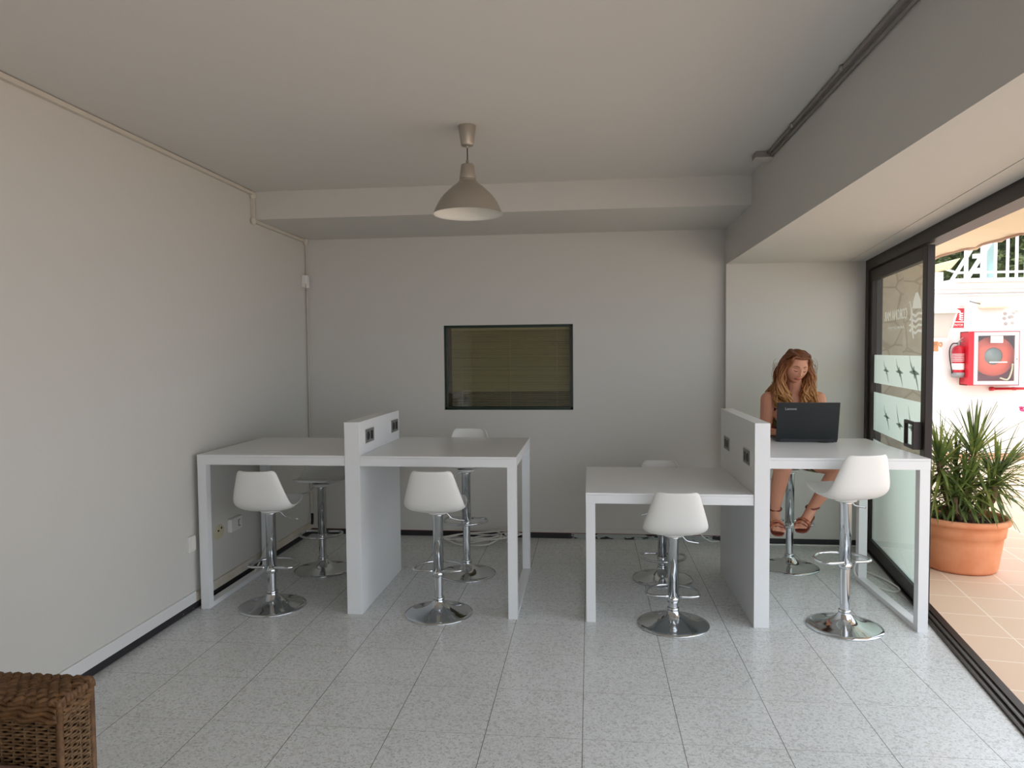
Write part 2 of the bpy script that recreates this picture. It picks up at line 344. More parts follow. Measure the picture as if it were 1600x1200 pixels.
for (y, z, s, k, lo) in ((5.36, 1.42, .8, 1.2, 0), (5.02, 1.42, .95, 1.2, 0), (4.69, 1.425, 1.15, 1.2, 0), (5.33, 1.09, .85, 1.2, 0), (5.0, 1.11, .9, 1.2, 1), (4.72, 1.12, .95, 1.2, 1)): bird(y, z, s, k, lo)
# lettering and emblem on the outer face of the glass
def dmat(y, n, z):  # text frame readable from outside
    o = D(y, n, z); return Matrix(((TD.x, 0, ND.x, o.x), (TD.y, 0, ND.y, o.y), (0, 1, 0, o.z), (0, 0, 0, 1)))
text('lettering', 'CORONA MAR', .1, m_logo, leafo, dmat(5.17, .0335, 1.805), xs=.85)
sq = MB()
for i in range(9): sq.tube([D(4.96+i*.045, .033, 1.715), D(4.975+i*.045, .033, 1.728), D(4.99+i*.045, .033, 1.712), D(5.005+i*.045, .033, 1.722)], .0032, 5)
sq.build('small_script', m_logo, leafo)
em = MB(); EF = lambda u, n, z: D(u+.10, .031+n, z)
em.poly([(4.665, 1.83), (4.65, 1.875), (4.60, 1.925), (4.56, 1.925), (4.50, 1.87), (4.49, 1.82)], .002, EF)
for i in range(4):
    z = 1.80-i*.036; em.poly([(4.66-i*.004, z), (4.60, z-.012), (4.54, z+.004), (4.475, z-.002), (4.475, z-.016), (4.54, z-.012), (4.60, z-.028), (4.66-i*.004, z-.014)], .002, EF)
em.tube([D(y+.10, .032, z) for y, z in ((4.735, 1.88), (4.69, 1.82), (4.68, 1.75), (4.665, 1.69), (4.64, 1.64))], [.004, .006, .007, .006, .003], 6)
for z in (1.76, 1.725, 1.69): em.poly([(4.74, z), (4.70, z+.014), (4.695, z-.008)], .002, EF)
em.build('emblem', m_logo, leafo)
h = MB(); hn0, hn1 = -.042, -.022; hy0, hy1 = 4.36, 4.385
h.box(4.465, 4.635, hn0, hn1, 1.118, 1.138, DD); h.box(4.465, 4.635, hn0, hn1, .972, .992, DD); h.box(4.610, 4.635, hn0, hn1, .972, 1.138, DD)
h.box(4.445, 4.470, -.042, LN0, .972, 1.138, DD); h.build('door_handle', mat('dark_handle', (40, 28, 28), .4), leafo, .003)

# ------------------------------------------------------------------ outside
ga = math.atan(.1463)
m_ground = tile_mat('terrace_tiles', (216, 186, 158), (220, 192, 166), (236, 222, 204), .335, ga, .0, .0, .004)
g = MB(); g.add([(dx(-6)+.1, -6, -.005), (24, -6, -.005), (24, 16, -.005), (dx(5.9)+.1, 16, -.005), (dx(5.9)+.1, 5.9, -.005)], [(0, 1, 2, 3, 4)])
g.build('ground', m_ground, **ST)
box(-20, dx(-6)+.1, -12, YF-.2, -.02, -.01, 'ground.001', m_ground, **ST)
box(-3.2, 1.95, YF, 6.2, ZC+.2, ZC+.45, 'roof', m_outw, **ST)
m_stone = stone_mat()
box(XNR+.13, 2.79, 6.2, 6.55, 0, 2.9, 'wall_stone', m_stone, **ST)
box(XNR+.1, XNR+.30, YN+.05, 6.2, 0, 2.9, 'wall_stone.001', m_stone, **ST)
# white building across the terrace
ow = MB(); YO = 10.7
ow.box(4.98, 9.5, YO, 10.88, 0, 2.50); ow.box(3.6, 4.98, YO, 11.0, 2.30, 2.66); ow.build('wall_outside', m_outw, **ST)
cn = MB(); cn.box(3.6, 9.5, YO-.06, YO, 2.41, 2.50); cn.box(3.6, 9.5, YO-.035, YO, 2.36, 2.41); cn.box(5.1, 9.5, YO-.12, 11.3, 2.50, 2.555); cn.build('trim_cornice', m_outw, None, .006, **ST)
box(4.98, 9.5, YO-.015, YO, 0, .09, 'baseboard_outside', mat('terracotta_skirting', (196, 150, 120), .7), **ST)
m_sh = mat('grey_green_render', (120, 120, 104), .9)
box(3.0, 5.2, 13.0, 13.2, 0, 1.13, 'wall_far', m_sh, **ST); box(3.0, 5.2, 13.0, 13.2, 1.13, 3.2, 'wall_far.001', mat('grey_render', (190, 186, 178), .9), **ST)
# pipe runs along the cornice
def pipe(name, pts, r, m, label, cat, n=8, grp=None, clips=()):
    o = MB(); o.tube(pts, r, n); o = o.build(name, m, label=label, category=cat)
    if grp: o['group'] = grp
    return o
pipe('cable_conduit', [(4.9, YO-.02, 2.327), (7.5, YO-.02, 2.335)], .012, m_outw, 'thin white conduit running along the outdoor wall under the cornice', 'conduit')

# railing on the upper terrace
m_rail = mat('white_railing_paint', (238, 238, 240), .45)
rl = empty('railing', (5.2, YO+.1, 2.555), label='white metal railing with slanting braces on the upper terrace', category='railing')
def rp(name, m, *boxes, tubes=()):
    b = MB()
    for q in boxes: b.box(*q)
    for p, r in tubes: b.tube(p, r, 4, False)
    return b.build(name, m, rl)
rp('bottom_rail', m_rail, (-.0, 3.8, -.012, .012, .085, .115))
rp('top_rail', m_rail, (-.0, 3.8, -.02, .02, .95, 1.0))
for i, x in enumerate((.13, .36, .52, .68, .80, .92, 1.04, 1.16, 1.28, 1.4, 1.52, 1.64)):
    wd = (.022, .035, .014)[i % 3 if i < 3 else 2]; rp('baluster', m_rail, (x-wd, x+wd, -.015, .015, 0, .95))
rp('brace', m_rail, tubes=[([(-.06, 0, 0), (.30, 0, .60)], .028)])
rp('brace', m_rail, tubes=[([(.14, 0, 0), (.50, 0, .62)], .032)])
rp('brace', m_rail, tubes=[([(-.22, -.03, .17), (.02, -.03, .09)], .018)])
rp('corner_plate', m_rail, (.22, .34, -.02, .02, .12, .16)); rp('corner_plate', m_rail, (.22, .34, -.02, .02, .30, .36))
box(5.63, 5.74, YO+.18, YO+.26, 2.555, 3.6, 'terrace_post', mat('blue_green_post', (160, 190, 188), .5), label='pale blue green post behind the upper white railing', category='post')
# shrubs behind the railing
m_leafd = mat('dark_foliage', (44, 54, 34), .6, var=(9, (92, 104, 60), .12)); m_purple = mat('shade_foliage', (50, 40, 62), .7)
hd = MB(); random.seed(3)
for i in range(2600):
    c = Vector((random.uniform(4.6, 8.2), random.uniform(12.1, 12.7), random.uniform(2.5, 4.6)))
    a = Vector((random.uniform(-1, 1), random.uniform(-1, 1), random.uniform(-1, 1))).normalized()*random.uniform(.05, .10); b = a.orthogonal().normalized()*random.uniform(.02, .05)
    hd.add([c-a, c-b, c+a, c+b], [(0, 1, 2, 3)])
hd.box(4.6, 8.2, 12.7, 12.75, 2.4, 4.6)
hd.build('hedge', m_leafd, label='dark green hedge seen through the upper white railing', category='hedge', kind='stuff')

# awning over the terrace
aw = empty('awning', (1.98, 3, 2.9), label='large beige fabric awning stretched over the terrace outside the door', category='awning')
cl = MB(); nu, nv = 36, 6
vs = []; AY0, AY1 = 3.5, 8.1
for i in range(nu+1):
    for j in range(nv+1):
        t = j/nv; y = AY0+(AY1-AY0)*i/nu; sag = -.05*math.sin(math.pi*t)+(.012*math.sin(i*2.1)+.008*math.sin(i*.9))*t
        vs.append((t*1.47, y-3, (1-t)*-.02+(-.40)*t+sag))
# (two skins give the cloth thickness)
n1 = nv+1; fs = [(i*n1+j, (i+1)*n1+j, (i+1)*n1+j+1, i*n1+j+1) for i in range(nu) for j in range(nv)]
cl.add(vs, fs, True)
cl.build('cloth', m_awn, aw)
va = MB(); vv = []
for i in range(nu+1):
    y = AY0+(AY1-AY0)*i/nu; z = -.40+.012*math.sin(i*2.1)+.008*math.sin(i*.9); vv += [(1.47, y-3, z), (1.475, y-3, z-.022-.008*math.sin(i*1.7))]
va.add(vv, [(2*i, 2*i+1, 2*i+3, 2*i+2) for i in range(nu)], True); va.build('valance', m_awn, aw)
MB().tube([(1.47, AY0-3, -.41), (1.47, AY1-3, -.41)], .011, 8).build('front_bar', mat('brown_bar', (150, 110, 80), .6), aw)
for y in (AY1-3.4, 1.0): MB().tube([(0, y, -.30), (.8, y, -.46), (1.47, y, -.41)], .018, 8).build('arm', m_cream, aw)
MB().box(-.03, .0, AY0-3, AY1-3, -.14, .05).build('wall_bracket', m_cream, aw)
# closed awning cassette beyond
cs = empty('folded_awning', (4.02, 8.7, 2.50), label='folded cream awning cassette hanging under the beige awning edge', category='awning')
m_cas = mat('cassette_beige', (206, 190, 152), .6)
MB().add([(-.35, -.2, -.03), (.12, -.2, .09), (.12, .3, .09), (-.35, .3, -.03), (-.35, -.2, -.10), (.02, -.2, -.03), (.02, .3, -.03), (-.35, .3, -.10)],
         [(3, 2, 1, 0), (4, 5, 6, 7), (0, 1, 5, 4), (1, 2, 6, 5), (2, 3, 7, 6), (3, 0, 4, 7)]).build('cassette', m_cas, cs, .01)
MB().tube([(-.3, 0, -.03), (-.575, -.6, .0)], .012, 6).build('hanger', m_cream, cs)

# potted plant
px_, py_ = 2.655, 5.40
pp = empty('potted_plant', (px_, py_, 0), label='spiky green yucca plant in a large terracotta pot outside the door', category='potted plant')
PS = 1.11
MB().lathe([(0, 0), (.205, 0), (.215, .02), (.238, .20), (.243, .245), (.252, .25), (.258, .30), (.258, .335), (.278, .338), (.285, .355), (.282, .375), (.262, .38), (.25, .36), (.24, .30), (.0, .30)], 48, sx=PS, sy=PS).build('pot', m_terra, pp)
so = MB(); so.lathe([(0, .345), (.10, .35), (.18, .342), (.245, .33)], 32, sx=PS, sy=PS); so.build('soil', m_soil, pp)
so = MB(); random.seed(9)
for i in range(120):
    a = random.uniform(0, 6.28); r = .22*math.sqrt(random.random()); so.ball((r*math.cos(a), r*math.sin(a), .347), random.uniform(.006, .014), 3)
so.build('bark_chips', mat('bark', (84, 56, 44), .9), pp, kind='stuff')
def leaf_mat():
    m = bpy.data.materials.new('yucca_leaf'); m.use_nodes = True; nt = m.node_tree; N = nt.nodes; L = nt.links; b = N['Principled BSDF']
    b.inputs['Roughness'].default_value = .45; b.inputs['Subsurface Weight'].default_value = 0
    tc = N.new('ShaderNodeTexCoord'); n = N.new('ShaderNodeTexNoise'); n.inputs['Scale'].default_value = 6; n.inputs['Detail'].default_value = 3; L.new(tc.outputs['Object'], n.inputs['Vector'])
    r = N.new('ShaderNodeValToRGB'); e = r.color_ramp; e.elements[0].position = .32; e.elements[0].color = (*lin((70, 88, 56)), 1); e.elements[1].position = .7; e.elements[1].color = (*lin((176, 178, 104)), 1)
    k = e.elements.new(.5); k.color = (*lin((116, 136, 70)), 1); L.new(n.outputs['Fac'], r.inputs['Fac']); L.new(r.outputs['Color'], b.inputs['Base Color'])
    tr_ = N.new('ShaderNodeBsdfTranslucent'); L.new(r.outputs['Color'], tr_.inputs[0]); mx = N.new('ShaderNodeMixShader'); mx.inputs[0].default_value = .25
    o = N['Material Output']; L.new(b.outputs[0], mx.inputs[1]); L.new(tr_.outputs[0], mx.inputs[2]); L.new(mx.outputs[0], o.inputs[0]); return m
m_yl = leaf_mat()
heads = [((-.16, -.02, .78), (-.25, -.1, 1), .36, 84), ((.10, .02, .84), (.1, 0, 1), .38, 84), ((.27, .0, .70), (.7, -.1, .8), .36, 80), ((.0, -.08, .60), (-.05, -.5, .8), .34, 80),
         ((-.24, -.02, .56), (-.8, -.1, .7), .30, 46), ((.18, -.12, .62), (.6, -.5, .6), .34, 50), ((-.10, -.13, .54), (-.4, -.7, .6), .26, 36), ((.02, .12, .72), (0, .5, 1), .34, 40)]
stm = MB(); random.seed(11)
for c, dr, L_, n in heads:
    lf = MB(); c = Vector(c); ax = Vector(dr).normalized(); e1 = ax.orthogonal().normalized(); e2 = ax.cross(e1)
    stm.tube(spline([(c.x*.2, c.y*.2, .32), (c.x*.45, c.y*.5, .42), (c.x*.9, c.y*.9, c.z-.12), tuple(c-ax*.02)], 4), [.026]*4+[.022]*4+[.018]*5, 8)
    for i in range(n):
        t = i/n; el = R(85-130*t+random.uniform(-8, 8)); az = i*2.39996+random.uniform(-.2, .2)
        d = (ax*math.sin(el)+(e1*math.cos(az)+e2*math.sin(az))*math.cos(el)).normalized(); ln = L_*random.uniform(.8, 1.1)*(1-.25*abs(t-.45))
        p = c-ax*(.12*t)+d*.012; w0 = random.uniform(.011, .017); sd = d.cross(Vector((0, 0, 1))); sd = sd.normalized() if sd.length > .1 else e1
        pts = []; K = 6
        for k in range(K+1):
            u = k/K; wd = w0*(.55+1.1*u-1.65*u*u) if u < 1 else .0004
            nrm = sd.cross(d).normalized(); pts.append((p-sd*wd-nrm*-.003, p, p+sd*wd-nrm*-.003))
            d = (d+Vector((0, 0, -1))*(.035+.11*t*u)).normalized(); p = p+d*ln/K
        vs = [q for tr3 in pts for q in tr3]; fs = []
        for k in range(K): fs += [(3*k, 3*k+1, 3*k+4, 3*k+3), (3*k+1, 3*k+2, 3*k+5, 3*k+4)]
        lf.add(vs, fs, True)
    lf.build('leaf_rosette', m_yl, pp)
stm.build('stem', mat('plant_stem', (120, 98, 74), .9, bump=(40, .5)), pp)

# fire point on the outdoor wall
def OP(x, z, y=YO): k = y/10.7; return x*k, CAM_H+(z-CAM_H)*k
sgn = empty('fire_sign', (5.16, YO-.006, 2.008), label='red and white fire extinguisher sign on the outdoor wall', category='sign')
MB().box(-.118, .118, 0, .004, -.142, .142).build('white_plate', m_outw, sgn)
rd = MB(); rd.box(-.104, .104, -.002, 0, -.048, .137); rd.box(-.104, .104, -.002, 0, -.137, -.062); rd.build('red_panel', m_red, sgn)
MB().poly([(-.075, -.035), (.0-.01, -.035), (-.01, .075), (-.02, .092), (-.035, .1), (-.03, .108), (-.012, .112), (-.014, .122), (-.045, .124), (-.07, .108), (-.088, .085), (-.08, .08), (-.062, .098), (-.066, .09), (-.075, .075)], -.0015, lambda u, n, z: (u, -.002+n, z)).build('extinguisher_symbol', m_white, sgn)
fm = MB()
for i in range(4): z0 = -.03+i*.03; fm.poly([(.03+(i % 2)*.004, z0+.012), (.06, z0-.004), (.085, z0-.006), (.09, z0+.012), (.07, z0+.008), (.045, z0+.03)], -.0015, lambda u, n, z: (u, -.002+n, z))
fm.build('flame_symbol', m_white, sgn)
RX = Matrix.Rotation(R(90), 4, 'X')
text('lettering', 'EXTINTOR', .044, m_white, sgn, Matrix.Translation((0, -.003, -.1)) @ RX, xs=.85)
# extinguisher
ex = empty('fire_extinguisher', (5.155, YO-.09, 1.18), label='red fire extinguisher hanging left of the hose cabinet', category='fire extinguisher')
MB().lathe([(0, 0), (.075, 0), (.078, .01), (.078, .36), (.07, .40), (.045, .43), (.02, .44)], 24).build('cylinder', m_red, ex)
MB().lathe([(.076, -.01), (.082, -.01), (.082, .06), (.076, .06)], 24).build('base_ring', m_grey, ex)
MB().lathe([(.0786, .10), (.0786, .19)], 24).build('white_label', m_white, ex)
lb = MB()
for i in range(5): lb.lathe([(.0788, .215+i*.024), (.0788, .227+i*.024)], 24)
lb.build('label_text_lines', mat('label_pale', (222, 190, 190), .5), ex)
vb = MB(); vb.lathe([(.018, .44), (.018, .48), (.01, .49)], 12); vb.tube([(0, 0, .475), (.03, -.01, .50), (.055, -.02, .49)], .006, 6); vb.tube([(-.01, 0, .47), (.03, -.01, .53), (.055, -.02, .55)], .006, 6); vb.build('valve', m_grey, ex)
MB().tube(spline([(-.02, -.01, .47), (-.09, -.02, .46), (-.125, -.02, .38), (-.12, -.02, .25), (-.095, -.02, .10), (-.085, -.01, .05)], 6), .008, 8).build('hose', m_black, ex)
# hose cabinet
ky = 10.48/10.7; cx0, cx1, cz0, cz1 = 5.327*ky, 6.01*ky, CAM_H+(1.051-CAM_H)*ky, CAM_H+(1.816-CAM_H)*ky
hc = empty('hose_cabinet', ((cx0+cx1)/2, 10.48, cz0), label='red hose reel cabinet with a glazed grey door on the wall', category='fire hose cabinet')
W2, H2 = (cx1-cx0)/2, cz1-cz0
b = MB(); b.box(-W2, W2, .20, .215, 0, H2); b.box(-W2, -W2+.01, 0, .21, 0, H2); b.box(W2-.01, W2, 0, .21, 0, H2); b.box(-W2, W2, 0, .21, 0, .01); b.box(-W2, W2, 0, .21, H2-.01, H2); b.build('cabinet_box', m_red, hc)
b = MB(); b.box(-W2+.07, W2-.02, -.02, 0, .01, .06); b.box(-W2+.07, W2-.02, -.02, 0, H2-.06, H2-.012); b.box(-W2+.07, -W2+.12, -.02, 0, .06, H2-.06); b.box(W2-.07, W2-.02, -.02, 0, .06, H2-.06)
dr_ = b.build('cabinet_door', mat('light_grey_metal', (196, 194, 192), .4), hc)
MB().box(-W2, -W2+.07, -.018, .0, 0, H2).build('hinge_side', m_red, hc)
MB().box(-W2+.12, W2-.07, -.012, -.008, .06, H2-.06).build('pane', m_glass, dr_)
cxr = .03
b = MB(); fr2 = lambda x, y, z: (x+cxr, .08-z, H2/2+.03+y)
b.lathe([(.12, 0), (.275, 0), (.28, .01), (.275, .02), (.12, .02)], 40, fr=fr2); rr_ = b.build('hose_reel', mat('orange_red_paint', (226, 84, 52), .4), hc)
MB().lathe([(0, .012), (.115, .012), (.12, 0)], 32, fr=fr2).build('reel_hub', m_grey, rr_)
b = MB()
for k in range(5): b.lathe([(.255+.0*k, -.02-.022*k), (.268, -.031-.022*k), (.255, -.042-.022*k)], 32, fr=fr2)
b.build('hose_coil', mat('pale_hose', (206, 190, 160), .6), hc)
MB().tube(spline([(.10, .02, .10), (.2, .02, .08), (.25, .02, .2), (.26, .02, .3)], 5), .012, 8).build('hose_end', mat('pale_hose2', (206, 190, 160), .6), hc)
MB().box(-.05, .11, -.016, -.012, H2-.16, H2-.065).build('instruction_label', m_white, hc)
b = MB()
for k in range(3): b.box(-.04, .02+.02*k, -.0175, -.016, H2-.13+k*.018, H2-.124+k*.018)
b.build('label_print', m_grey, hc)
MB().box(-.06, .17, -.016, -.012, H2/2-.06, H2/2-.045).build('door_sticker', m_white, hc)
MB().box(W2-.05, W2-.04, -.026, -.02, H2/2-.02, H2/2).build('lock', m_grey, hc)
rpx = empty('red_water_pipe', (5.62, YO-.05, 1.005), label='thin red water pipe under the hose cabinet', category='pipe')
MB().tube([(0, 0, 0), (1.2, 0, .01)], .017, 10).build('pipe_run', m_red, rpx); MB().lathe([(0, -.02), (.028, -.02), (.028, .03), (0, .03)], 12, fr=lambda x, y, z: (z, x, y)).build('pipe_cap', m_red, rpx)
MB().box(.3, .33, 0, .05, -.02, .02).build('pipe_clamp', m_red, rpx)
# wall light tube
wl = empty('wall_light', (5.63, YO-.07, 2.20), label='long cream bulkhead light high on the outdoor wall', category='light')
MB().box(-.19, .19, -.05, .07, -.066, .066).build('lamp_body', m_cream, wl, .02)
MB().tube([(-.33, 0, .04), (-.27, 0, .02), (-.19, 0, .0)], .01, 6).build('cable', m_grey, wl)
MB().box(-.16, .16, -.056, -.05, -.04, .04).build('diffuser', mat('cream_diffuser', (240, 232, 200), .3), wl)
jb = box(5.19, 5.29, YO-.05, YO, 2.175, 2.25, 'junction_box', m_outw, None, .005, label='small white junction box on the wall above the fire sign', category='junction box')
an = MB(); random.seed(5)
for x, z in ((5.81, 2.06), (5.80, 1.995), (5.87, 2.01), (5.92, 2.075), (5.90, 2.02), (5.82, 1.92), (5.91, 1.93), (5.96, 2.10)): an.lathe([(0, .004), (random.uniform(.014, .024), .003), (.028, 0)], 10, fr=lambda a, b_, c, x=x, z=z: (x+a, YO-c, z+b_*.9))
an.build('wall_patch_marks', mat('grey_filler', (176, 172, 168), .9), label='cluster of small grey filled holes on the outdoor wall', category='wall marks', kind='stuff')
# lantern
ky = 10.45/10.7
ln = empty('wall_lantern', (4.88*ky, 10.40, CAM_H+(1.70-CAM_H)*ky), label='large white wall lantern with a pyramid cap beside the fire sign', category='lantern')
S4 = lambda r, z: [(r, r, z), (-r, r, z), (-r, -r, z), (r, -r, z)]
MB().ring_loft([S4(.20, .36), S4(.205, .385), S4(.12, .47), S4(.05, .50), S4(.03, .56), S4(.015, .60)], smooth=False).build('lantern_cap', m_outw, ln)
b = MB()
for sx in (-1, 1):
    for sy in (-1, 1): b.tube([(sx*.10, sy*.10, 0), (sx*.175, sy*.175, .36)], .010, 6)
b.ring_loft([S4(.10, -.02), S4(.11, .0), S4(.11, .02)], smooth=False); b.build('lantern_frame', m_outw, ln)
MB().ring_loft([S4(.092, .02), S4(.165, .36)], smooth=False).build('lantern_glass', film_mat('opal_glass', (226, 222, 214), .2, .5), ln)
b = MB(); b.tube(spline([(.0, .0, -.03), (.08, .05, -.09), (.12, .12, -.04), (.10, .28, -.06)], 6), .012, 6); b.tube(spline([(-.08, 0, -.03), (-.04, .05, -.08), (.02, .12, -.1), (.08, .28, -.08)], 6), .010, 6); b.box(.05, .15, .27, .30, -.16, .06)
b.build('bracket', mat('ochre_iron', (200, 150, 110), .6), ln)
# flower at the right edge
fl = empty('flowering_plant', (5.12, 9.0, 0), label='pink flower on a thin stem at the right edge by the wall', category='plant')
MB().tube(spline([(.35, .1, 0), (.3, .05, .5), (.15, 0, .75), (0, 0, .84)], 6), .006, 6).build('stem', mat('flower_stem', (120, 110, 80), .8), fl)
b = MB()
for i in range(9): a = i*.7; b.ball((.03*math.cos(a), .03*math.sin(a), .85+.02*math.sin(i*2)), (.026, .02, .016), 4)
b.build('petals', mat('pink_petals', (206, 60, 110), .6), fl)
MB().lathe([(0, 0), (.16, 0), (.2, .25), (.21, .3), (.0, .3)], 20, c=(.40, .1, 0)).build('pot', m_terra, fl)

#@@PART2
# ------------------------------------------------------------------ tables
def worktable(name, x0, x1, y0, y1, h, side, label, m=None):
    """laminate slab; side 'l' or 'r' carries the closed loop frame"""
    t = empty(name, ((x0+x1)/2, y0, 0), label=label, category='table', group='white worktables')
    cx = (x0+x1)/2; fr = lambda x, y, z: (x-cx, y-y0, z)
    MB().box(x0, x1, y0, y1, h-.013, h, fr).build('tabletop', m_lam, t, .0015)
    a = .052; leg = .055
    b = MB(); b.box(x0, x1, y0+.001, y0+a, h-.062, h-.0135, fr); b.box(x0, x1, y1-a, y1-.001, h-.062, h-.0135, fr); b.box(x0+.1, x1-.1, y0+a, y1-a, h-.035, h-.0135, fr)
    b.build('apron', m_lam, t, .001)
    lx0, lx1 = (x0+.001, x0+leg) if side == 'l' else (x1-leg, x1-.001)
    for yy in ((y0+.002, y0+leg), (y1-leg, y1-.002)): MB().box(lx0, lx1, yy[0], yy[1], 0, h-.062, fr).build('leg', m_lam, t, .001)
    MB().box(lx0, lx1, y0+a, y1-a, h-.062, h-.0135, fr).build('side_rail', m_lam, t, .001)
    if side != 'x': MB().box(lx0, lx1, y0+leg, y1-leg, 0, .03, fr).build('floor_rail', m_lam, t, .001)
    return t
worktable('worktable', -2.407, -1.466, 4.101, 4.985, .964, 'l', 'high white worktable against the left wall, left of the first partition')
worktable('worktable', -1.371, -.429, 4.092, 5.045, .964, 'r', 'high white worktable on the right of the left partition below the window')
worktable('worktable', -.027, .918, 4.092, 5.03, .760, 'l', 'low white worktable on the left of the right partition')
worktable('worktable', 1.004, 1.857, 4.090, 5.02, .971, 'r', 'high white worktable carrying the black laptop beside the glass door')
def partition(x0, x1, y0, y1, h, label, socks, face):
    t = empty('partition', ((x0+x1)/2, y0, 0), label=label, category='partition', group='white partitions between worktables')
    cx = (x0+x1)/2; MB().box(x0-cx, x1-cx, 0, y1-y0, 0, h).build('panel', m_lam, t, .0015)
    for yc, zc in socks:
        sx = (x1-cx) if face > 0 else (x0-cx)
        F = lambda n, y, z: (sx+face*n, yc-y0+y*.5*2, zc+z)
        b = MB(); b.box(0, .008, -.085, .085, -.042, .042, F)
        p = b.build('socket_plate', mat('socket_grey', (128, 128, 126), .35, .4), t, .002)
        b = MB(); b.box(0, .005, -.092, .092, -.047, .047, F); b.build('socket_rim', m_white, p, .001)
        b = MB(); b.lathe([(0, .0085), (.023, .0085), (.026, .010), (.027, .008)], 24, fr=lambda a, c, z: F(z, -.035+a, c)); b.build('socket_hole', m_black, p)
        b = MB(); b.box(.008, .0095, .018, .056, -.026, .026, F); b.build('data_port', m_rub if face > 0 else mat('dark_port', (50, 48, 46), .5), p)
partition(-1.465, -1.372, 4.095, 4.985, 1.166, 'white upright partition with two sockets between the two left worktables', [(4.281, 1.068), (4.85, 1.068)], 1)
partition(.919, 1.003, 4.085, 5.125, 1.166, 'white upright partition with sockets between the low table and laptop table', [(4.271, .951), (4.878, .951)], -1)

# ------------------------------------------------------------------ stools
def seat_mesh(th=.007):
    prof = [(.205, .066, .085, -.012), (.200, .078, .120, -.008), (.182, .080, .150, .000), (.150, .070, .166, .008), (.11, .056, .176, .016), (.06, .042, .184, .024), (.0, .032, .189, .032),
            (-.06, .028, .193, .040), (-.110, .036, .194, .046), (-.148, .056, .192, .050), (-.172, .088, .187, .050), (-.184, .126, .177, .047), (-.192, .166, .164, .043), (-.198, .202, .151, .039), (-.202, .234, .140, .035), (-.205, .256, .131, .031), (-.2065, .268, .121, .028), (-.207, .273, .102, .026)]
    P = [(Vector((0, a, .008+(b-.028)*1.086)), wd*.92, cu) for a, b, wd, cu in prof]; n = len(P); K = 14; vs = []
    for i, (p, wd, cu) in enumerate(P):
        t = (P[min(i+1, n-1)][0]-P[max(i-1, 0)][0]).normalized(); nr = Vector((0, t.z, -t.y)); nr = nr if nr.z > 0 or i > 8 else -nr
        if nr.dot(Vector((0, .6, .8))) < 0: nr = -nr
        for j in range(K+1):
            s = -1+2*j/K; q = p+nr*cu*abs(s)**2.3; vs.append((wd*math.sin(s*math.pi/2*.92)/math.sin(math.pi/2*.92), q.y, q.z))
    mb = MB(); mb.add(vs, [(i*(K+1)+j, i*(K+1)+j+1, (i+1)*(K+1)+j+1, (i+1)*(K+1)+j) for i in range(n-1) for j in range(K)], True); return mb
def make_stool(h, d=.37):
    """h = height of the underside of the shell"""
    t = empty('bar_stool', group='white bar stools')
    b = seat_mesh(); so_ = b.build('seat_shell', m_shell, t); so_.location.z = h
    for md in ('SOLIDIFY', 'SUBSURF'):
        q = so_.modifiers.new(md.lower(), md)
        if md == 'SOLIDIFY': q.thickness = .009; q.offset = 0
        else: q.levels = q.render_levels = 1
    b = MB(); b.lathe([(0, -.012), (.055, -.010), (.06, -.002), (.062, .006), (0, .007)], 24, c=(0, 0, h)); b.build('seat_plate', m_shell, t)
    MB().lathe([(.0, h-.013), (.034, h-.013), (.036, h-.02), (.031, h-.028), (.031, h-d), (.029, h-d)], 28).build('outer_tube', m_chrome, t)
    MB().lathe([(.031, h-d+.01), (.035, h-d+.008), (.036, h-d-.022), (.032, h-d-.025), (.026, h-d-.027)], 28).build('collar', m_chrome, t)
    MB().lathe([(.026, .06), (.026, h-d-.01)], 24).build('inner_tube', m_chrome, t)
    MB().lathe([(.202, 0), (.205, .003), (.204, .008), (.18, .014), (.14, .021), (.10, .032), (.07, .046), (.05, .062), (.036, .078), (.032, .088), (.034, .090), (.034, .100), (.029, .104), (.026, .104)], 56).build('base', m_chrome, t)
    MB().lathe([(.0, -.0), (.199, 0), (.204, .0025)], 40).build('base_seal', m_rub, t)
    z = h-d+.018; pts = [(-.10, -.004, z-.01)]
    ring = [(-.03, -.036), (-.105, -.038), (-.142, -.02), (-.152, .03), (-.13, .10), (-.07, .155), (0, .17), (.07, .155), (.13, .10), (.152, .03), (.142, -.02), (.105, -.038), (.03, -.036)]
    cr = spline([(x, y, z) for x, y in ring], 5); MB().tube(cr, .0085, 8).build('footrest', m_chrome, t)
    MB().tube(spline([(.02, .02, h-.012), (.05, .03, h-.018), (.075, .035, h-.045), (.10, .04, h-.055), (.155, .05, h-.066)], 5), .0042, 8).build('height_lever', m_chrome, t)
    return t
stools = [  # x, y, underside, turn, label
    (-1.982, 4.187, .608, 1, 'white bar stool seen from behind at the front of the leftmost worktable'),
    (-1.945, 4.94, .628, 180, 'white bar stool behind the leftmost worktable, facing the camera'),
    (-.914, 4.157, .622, 2, 'white bar stool seen from behind at the front of the table below the window'),
    (-.876, 4.93, .745, 180, 'high white bar stool behind the table below the window, its back above the tabletop'),
    (.472, 4.10, .528, 0, 'low white bar stool seen from behind in front of the low worktable'),
    (.493, 4.925, .520, 180, 'white bar stool hidden behind the low worktable, only its ring and foot clear'),
    (1.433, 5.27, .712, 180, 'white bar stool under the seated woman'),
    (1.432, 4.145, .733, 14, 'tall white bar stool seen from behind, in front of the laptop table')]
for i, (x, y, h, rz, lab) in enumerate(stools):
    o = make_stool(h, .395 if i == 6 else .37)
    o.location = (x, y, 0.0); o.rotation_euler[2] = R(rz); o['label'] = lab; o['category'] = 'stool'

